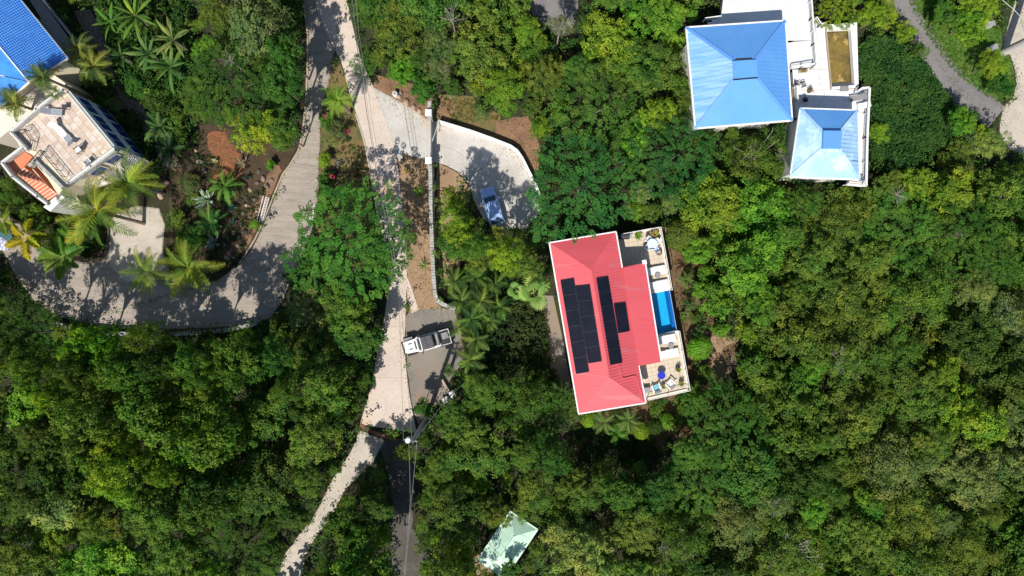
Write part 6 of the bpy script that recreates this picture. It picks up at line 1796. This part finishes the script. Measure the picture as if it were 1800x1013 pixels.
for s in (-1, 1):
    MB().add([(.75, s * .755, 1.05), (.2, s * .70, 1.44), (-1.3, s * .70, 1.42), (-1.6, s * .75, 1.06)], [(0, 1, 2, 3)]).build('side_window', MT['glass'], cv)
    MB().box((.62, s * .98, 1.02), (.14, .2, .12)).build('door_mirror', MT['carsilver'], cv)
    MB().box((2.06, s * .58, .66), (.1, .26, .12)).build('headlight', MT['lamp'], cv); MB().box((-2.06, s * .62, .78), (.08, .2, .2)).build('tail_light', MT['redlens'], cv)
    MB().beam((.2, s * .60, 1.53), (-1.3, s * .60, 1.52), .04, .04).build('roof_rail', MT['darkmetal'], cv)
    for x in (1.3, -1.3): wheel(cv, x, s * .76, .33, .2)
cv.location = (cp.x, cp.y, .04); cv.rotation_euler = (0, 0, math.atan2(62, -20))

# ------------------------------------------------------------------ furniture
def chair_lounger(label, px, py, z, rz, mat, frame=MT['cap'], group=None, L=1.9, W=.65, back=.6, seat=.32):
    c = at(px, py, z + .4)
    o = thing('sun_lounger', label, 'sun lounger', (0, 0, 0), 0, group)
    xb = L / 2 - .75
    for s in (-1, 1):
        MB().beam((-L / 2, s * W / 2, seat), (xb, s * W / 2, seat), .05, .05).build('frame_rail', frame, o)
        for x in (-L / 2 + .15, xb): MB().box((x, s * W / 2, seat / 2), (.05, .05, seat)).build('leg', frame, o)
    MB().box((-L / 2 + (xb + L / 2) / 2, 0, seat + .03), (xb + L / 2, W - .06, .05)).build('seat', mat, o)
    MB().beam((xb, 0, seat + .04), (L / 2 - .1, 0, seat + back), W - .06, .05).build('backrest', mat, o)
    o.location = (c.x, c.y, z); o.rotation_euler = (0, 0, rz)
    return o
def armchair(label, px, py, z, rz, mat, frame, name='garden_chair', s_=1.0, group=None, cushion=None):
    c = at(px, py, z + .5)
    o = thing(name, label, 'chair', (0, 0, 0), 0, group)
    MB().box((0, 0, .40), (.52, .52, .05)).build('seat', cushion or mat, o)
    MB().beam((-.24, 0, .42), (-.42, 0, .98), .5, .04).build('backrest', mat, o)
    for sx in (-1, 1):
        for sy in (-1, 1): MB().box((sx * .23, sy * .25, .2), (.05, .05, .4)).build('leg', frame, o)
    for sy in (-1, 1): MB().box((0, sy * .30, .62), (.56, .07, .035)).build('armrest', frame, o); MB().box((.24, sy * .30, .5), (.04, .04, .24)).build('arm_post', frame, o)
    o.location = (c.x, c.y, z); o.rotation_euler = (0, 0, rz); o.scale = (s_,) * 3
    return o
# on the roof terrace
armchair_g = 'chairs and loungers on the roof terrace'
chair_lounger('grey sling lounger at the top of the roof terrace beside a small dark table', 92, 197, 6.2, math.pi - .1, MT['sling'], group=armchair_g)
chair_lounger('white sling lounger slanting down-right in the middle of the roof terrace', 104, 229, 6.2, 2.3, MT['whitefab'], group=armchair_g, back=.7)
chair_lounger('grey mesh lounger between the white lounger and the white armchair', 123, 249, 6.2, -.85, MT['sling'], group=armchair_g, L=1.45, seat=.36)
armchair('white armchair with dark arms right of the grey mesh lounger', 137, 264, 6.2, -2.5, MT['whitefab'], MT['charcoal'], group=armchair_g)
armchair('low grey armchair near the lower right corner of the roof terrace', 154, 285, 6.2, 2.3, MT['sling'], MT['cap'], s_=1.15, group=armchair_g)
c = at(113, 188, 6.7); o = thing('side_table', 'small square dark table at the top of the roof terrace', 'table', (c.x, c.y, 6.2))
MB().box((c.x, c.y, 6.68), (.5, .5, .04)).build('table_top', MT['charcoal'], o)
for a in (-1, 1):
    for b in (-1, 1): MB().box((c.x + a * .2, c.y + b * .2, 6.42), (.04, .04, .46)).build('leg', MT['darkmetal'], o)
# villa terrace loungers with white cushions
ta = math.atan2(13, 74.5)
for i, (x, y, lb) in enumerate([(1153, 476, 'upper of the two white loungers above the pool'), (1158, 501, 'lower of the two white loungers above the pool'), (1171, 597, 'upper of the two white loungers below the pool'), (1176, 622, 'lower of the two white loungers below the pool')]):
    o = chair_lounger(lb, x, y, 3.0, math.pi + ta, MT['whitefab'], MT['cap'], 'white cushioned loungers on the villa terrace', L=2.05, W=.85, back=.28)
    q = o
def round_table(label, px, py, z, r, h, topm, legm, name='side_table'):
    c = at(px, py, z + h)
    o = thing(name, label, 'table', (c.x, c.y, z))
    MB().cyl((c.x, c.y, z + h - .04), r, .045, 22).build('table_top', topm, o)
    MB().cyl((c.x, c.y, z), .05, h - .045, 8).build('pedestal', legm, o); MB().cyl((c.x, c.y, z + .002), r * .55, .03, 16).build('foot', legm, o)
    return o
round_table('round grey side table between the two loungers above the pool', 1156, 484, 3.0, .31, .5, MT['greyplastic'], MT['darkmetal'])
round_table('round grey side table between the two loungers below the pool', 1179.5, 608, 3.0, .31, .5, MT['greyplastic'], MT['darkmetal'])
round_table('cobalt blue round table on the lower terrace', 1162.8, 660, 3.0, .42, .74, MT['cobalt'], MT['darkmetal'], 'round_table')
# upper dining group
c = at(1147, 429, 3.75)
o = thing('dining_table', 'glass topped white table among blue and white chairs on the upper terrace', 'table', (c.x, c.y, 3.0))
MB().cyl((c.x, c.y, 3.70), .55, .03, 20).build('table_top', M('frosted_glass', (.55, .62, .70), (.66, .70, .76), 4, .2, 0, fine=.05), o)
for k in range(4): MB().box((c.x + .38 * math.cos(k * 1.57 + .7), c.y + .38 * math.sin(k * 1.57 + .7), 3.35), (.05, .05, .7)).build('leg', MT['cap'], o)
for k, (x, y, rz, lb) in enumerate([(1141, 422, -.9, 'blue striped chair at the upper left of the glass table'), (1153, 426, -2.3, 'blue striped chair at the upper right of the glass table'), (1139, 435, .7, 'dark blue cushioned chair at the lower left of the glass table'),
        (1152, 438, 2.2, 'blue cushioned chair at the lower right of the glass table'), (1145, 432.5, 1.6, 'white chair pushed in under the glass table')]):
    armchair(lb, x, y, 3.0, rz, MT['cap'], MT['cap'], 'dining_chair', .95, 'dining chairs on the upper terrace', cushion=MT['bluecushion'])
c = at(1159, 444, 3.5); o = thing('urn', 'round brown urn below the upper dining chairs', 'urn', (c.x, c.y, 3.0))
MB().tube([(c.x, c.y, 3.0), (c.x, c.y, 3.12), (c.x, c.y, 3.35), (c.x, c.y, 3.55)], [.16, .26, .32, .22], 14).build('body', MT['pot'], o); MB().cyl((c.x, c.y, 3.551), .16, .02, 12).build('mouth', MT['greyplastic'], o)
c = at(1098, 415, 3.9); o = thing('grill', 'dark covered grill in the upper left corner of the terrace', 'grill', (c.x, c.y, 3.0))
MB().taper((c.x, c.y, 3.0), (.95, .6), (1.05, .65), .85).build('cabinet', MT['darkmetal'], o); MB().tube([(c.x - .5, c.y, 3.87), (c.x + .5, c.y, 3.87)], .26, 12).build('lid', MT['charcoal'], o)
MB().box((c.x + .68, c.y, 3.8), (.3, .5, .04)).build('side_shelf', MT['steel'], o)
# lower terrace: two slatted garden chairs, bench
def adirondack(label, px, py, z, rz, mat, slat):
    c = at(px, py, z + .45)
    o = thing('adirondack_chair', label, 'chair', (0, 0, 0), 0, 'slatted garden chairs on the lower terrace')
    for k in range(5): MB().box((-.22 + k * .12, 0, .34 + k * .015), (.10, .55, .025)).build('seat_slat', slat, o)
    for k in range(5): MB().beam((-.28, -.24 + .12 * k, .34), (-.52, -.32 + .16 * k, 1.0 - .05 * abs(k - 2)), .10, .025).build('back_slat', slat, o)
    for s in (-1, 1):
        MB().box((.0, s * .38, .58), (.72, .14, .03)).build('armrest', mat, o); MB().box((.28, s * .36, .28), (.05, .1, .56)).build('leg', mat, o); MB().box((-.3, s * .33, .16), (.05, .05, .32)).build('leg', mat, o)
    o.location = (c.x, c.y, z); o.rotation_euler = (0, 0, rz)
adirondack('turquoise slatted chair below left of the blue table', 1153.5, 682, 3.0, 1.95, MT['cap'], MT['turquoise'])
adirondack('white slatted chair below right of the blue table', 1177.5, 675, 3.0, 2.4, MT['cap'], MT['cap'])
c = at(1137, 686, 3.5); o = thing('bench', 'grey storage bench against the villa wall on the lower terrace', 'bench', (c.x, c.y, 3.0))
MB().box((c.x, c.y, 3.25), (.62, .5, .46), rz=.1).build('box', MT['greyplastic'], o); MB().box((c.x, c.y, 3.5), (.66, .54, .04), rz=.1).build('lid', MT['sling'], o)
# white deck clutter
o = chair_lounger('grey lounger in the sun at the lower right corner of the brown pool', 1508, 172, 3.0, .15, MT['greyplastic'], MT['cap'], None, L=1.6)
o = chair_lounger('pale lounger below the grey one at the railing bend', 1518, 186, 3.0, .2, MT['whitefab'], MT['cap'], None, L=1.2)
for x, y, rz, lb in ((1402, 146, 1.4, 'small grey folding chair on the deck beside the bright blue roof'), (1414, 148, .4, 'grey folding chair right of the other on the deck')):
    armchair(lb, x, y, 3.0, rz, MT['greyplastic'], MT['darkmetal'], 'folding_chair', .8)
c = at(1423, 160, 3.2); o = thing('potted_plant', 'withered potted plant on the white deck above the pavilion', 'potted plant', (c.x, c.y, 3.0))
MB().cyl((c.x, c.y, 3.0), .2, .3, 10).build('pot', MT['pot'], o); k = inst('leaf', PROTO['scrub'][0][0], o, (0, 0, .45), (0, 0, 0), (.13,) * 3); k.color = (.3, .22, .12, 1)
c = at(1412, 125, 3.2); o = thing('potted_plant', 'flat dry planter at the lower end of the planked deck', 'potted plant', (c.x, c.y, 3.0))
MB().box((c.x, c.y, 3.12), (.9, .28, .22), rz=.1).build('planter', MT['curb'], o); k = inst('leaf', PROTO['scrub'][1][0], o, (0, 0, .3), (0, 0, 0), (.17, .08, .08)); k.color = (.30, .25, .10, 1)
c = at(1413, 177, 3.3); o = thing('kettle_grill', 'round dark kettle grill in the shade above the pavilion roof', 'grill', (c.x, c.y, 3.0))
MB().tube([(c.x, c.y, 3.5), (c.x, c.y, 3.7), (c.x, c.y, 3.85)], [.2, .3, .12], 12).build('bowl', MT['black'], o)
for k in range(3): MB().beam((c.x + .22 * math.cos(k * 2.1), c.y + .22 * math.sin(k * 2.1), 3.0), (c.x + .1 * math.cos(k * 2.1), c.y + .1 * math.sin(k * 2.1), 3.52), .03, .03).build('leg', MT['darkmetal'], o)
armchair('grey garden chair at the lower right corner of the pavilion roof', 1514, 312, 3.0, 1.2, MT['greyplastic'], MT['darkmetal'], 'garden_chair', .9)
# white slatted rack lying on the boulders
a, b = at(468, 346, .5), at(456, 391, .3)
o = thing('slatted_rack', 'white slatted rack lying on the boulders beside the kerb', 'rack', (a.x, a.y, 0))
d = (b - a).normalized(); s_ = Vector((-d.y, d.x, 0))
for k in (-.32, -.02, .32): MB().beam(a + s_ * k, b + s_ * k, .06, .05).build('rail', MT['cap'], o)
for k in range(17):
    c = a.lerp(b, (k + .5) / 17); MB().beam(c - s_ * .02 + Vector((0, 0, .03)), c + s_ * .34 + Vector((0, 0, .03)), .05, .025).build('slat', MT['cap'], o)
# white ladder on the right edge of the grey road
a, b = at(551, 358, .1), at(547, 388, .1)
o = thing('ladder', 'short white ladder lying on the right edge of the grey road', 'ladder', (a.x, a.y, 0))
for k in (-.14, .14): MB().beam(a + Vector((k, 0, 0)), b + Vector((k, 0, 0)), .05, .05).build('rail', MT['cap'], o)
for k in range(9): c = a.lerp(b, (k + .5) / 9); MB().beam(c - Vector((.14, 0, 0)), c + Vector((.14, 0, 0)), .04, .03).build('rung', MT['cap'], o)
# bins in the dark corner by the pole
for x, y, m_, lb in ((796, 692, 'greyplastic', 'pale blue-grey bin in the shade of the parking pad corner'), (783, 704, 'cap', 'small white box in the dark corner below the parking pad')):
    c = at(x, y, .5); o = thing('utility_bin', lb, 'bin', (c.x, c.y, 0))
    MB().taper((c.x, c.y, 0), (.5, .5), (.62, .62), .8 if m_ == 'greyplastic' else .4, rz=.5).build('body', MT[m_], o); MB().box((c.x, c.y, (.8 if m_ == 'greyplastic' else .4) + .03), (.66, .66, .05), rz=.5).build('lid', MT['steel'], o)
# small white enclosures on the grass, top right
for x, y, lb in ((1739, 44, 'whitish box half hidden in bushes on the grass at the top right'), (1744, 85, 'small grey-blue box in the shade beside the pale utility pole')):
    c = at(x, y, .5); o = thing('utility_box', lb, 'utility box', (c.x, c.y, 0))
    MB().box((c.x, c.y, .42), (.75, .5, .84), rz=.3).build('cabinet', MT['cap'], o); MB().box((c.x, c.y, .87), (.82, .57, .05), rz=.3).build('lid', MT['steel'], o)

# ------------------------------------------------------------------ utility poles and wires
def pole(px, py, h, r0, r1, mat, label, drum=False):
    b = at(px, py, 0)
    o = thing('utility_pole', label, 'utility pole', (b.x, b.y, 0))
    MB().tube([(b.x, b.y, 0), (b.x, b.y, h)], [r0, r1], 14).build('shaft', mat, o)
    MB().cyl((b.x, b.y, h), r1 * .9, .08, 12).build('cap', MT['darkmetal'], o)
    return o, b
po, pb = pole(751, 735, 11.3, .27, .2, MT['pole'], 'thick grey utility pole with a white transformer at the end of the pinkish road')
pt = Vector((pb.x, pb.y, 11.3))
q = pt + Vector((-.42, .02, -.75))
MB().tube([q, q + Vector((0, 0, .72))], .26, 14).build('transformer', MT['transformer'], po)
MB().beam(pt + Vector((-.5, 0, -.45)), pt + Vector((.0, 0, -.45)), .1, .12).build('bracket', MT['steel'], po)
MB().beam(pt + Vector((-.85, .14, -.15)), pt + Vector((.5, -.08, -.15)), .08, .08).build('crossarm', MT['pole'], po)
for k in (-.8, 0, .45): MB().cyl(pt + Vector((k, -.13 * k, -.1)), .04, .16, 8).build('insulator', MT['pole'], po)
po2, pb2 = pole(1764, 92, 11.0, .42, .36, MT['palepole'], 'thick pale utility pole at the grass tip by the concrete road')
def wire(name, ps, r, mat, label, sag=.25):
    P3 = []
    for (a, b) in zip(ps, ps[1:]):
        for i in range(14):
            t = i / 14; P3.append(a.lerp(b, t) - Vector((0, 0, sag * 4 * t * (1 - t))))
    P3.append(ps[-1])
    o = MB().tube(P3, r, 5).build(name, mat)
    return tag(o, label, 'wire')
def W(x, y, z): return at(x, y, z)
jb = W(697, 502, 8.6)
wire('power_line', [pt + Vector((-.8, .1, .1)), W(701, 520, 8.8), W(679, 395, 8.4), W(650, 215, 8.4), W(626, 60, 8.8), W(612, -60, 9.2)], .017, MT['wire'], 'left strand of the pale power lines crossing the pinkish road', .1)
wire('power_line', [pt + Vector((0, 0, .1)), W(704, 520, 8.8), W(684, 395, 8.4), W(655, 215, 8.4), W(631, 60, 8.8), W(617, -60, 9.2)], .017, MT['wire'], 'right strand of the pale power lines crossing the pinkish road', .1)
wire('power_line', [W(697, 500, 8.3), W(681, 400, 8.0), W(666, 330, 7.8), W(645, 200, 8.0), W(621, 40, 8.4), W(610, -60, 9)], .026, MT['blackwire'], 'thicker dark cable running up over the pinkish road', .1)
o = thing('splice_box', 'small dark splice box hanging on the cables over the pinkish road', 'cable fitting', (jb.x, jb.y, 8.1))
MB().tube([jb + Vector((-.05, -.45, -.2)), jb + Vector((.05, .45, -.2))], .12, 10).build('closure', MT['darkmetal'], o); MB().beam(jb + Vector((-.3, -.1, 0)), jb + Vector((.3, .1, 0)), .08, .08).build('clamp', MT['steel'], o)
for k, lb in ((-.3, 'left'), (.45, 'right')):
    e = W(705 + k * 3, 1080, 10.6)
    wire('power_line', [pt + Vector((k, -.1, .1)), W(722 + k * 2.5, 880, 10.3), e], .012, MT['pole'], '%s power line leaving the pole toward the bottom edge' % lb, .12)
wire('service_drop', [pt + Vector((.2, 0, -.1)), W(765, 728, 8.6), W(786, 700, 6.0), W(822, 668, 3.4)], .035, MT['wire'], 'thin service wire from the pole down into the bushes right of it', .1)
wire('power_line', [W(1752, -10, 8.2), W(1780, 15, 8.0), W(1812, 45, 7.8)], .024, MT['transformer'], 'whitish wire crossing the top right corner', .05)
for o in list(sc.objects):
    if o.type == 'EMPTY' and o.parent is None and o.get('label') == 'tmp': o['label'] = 'plant'
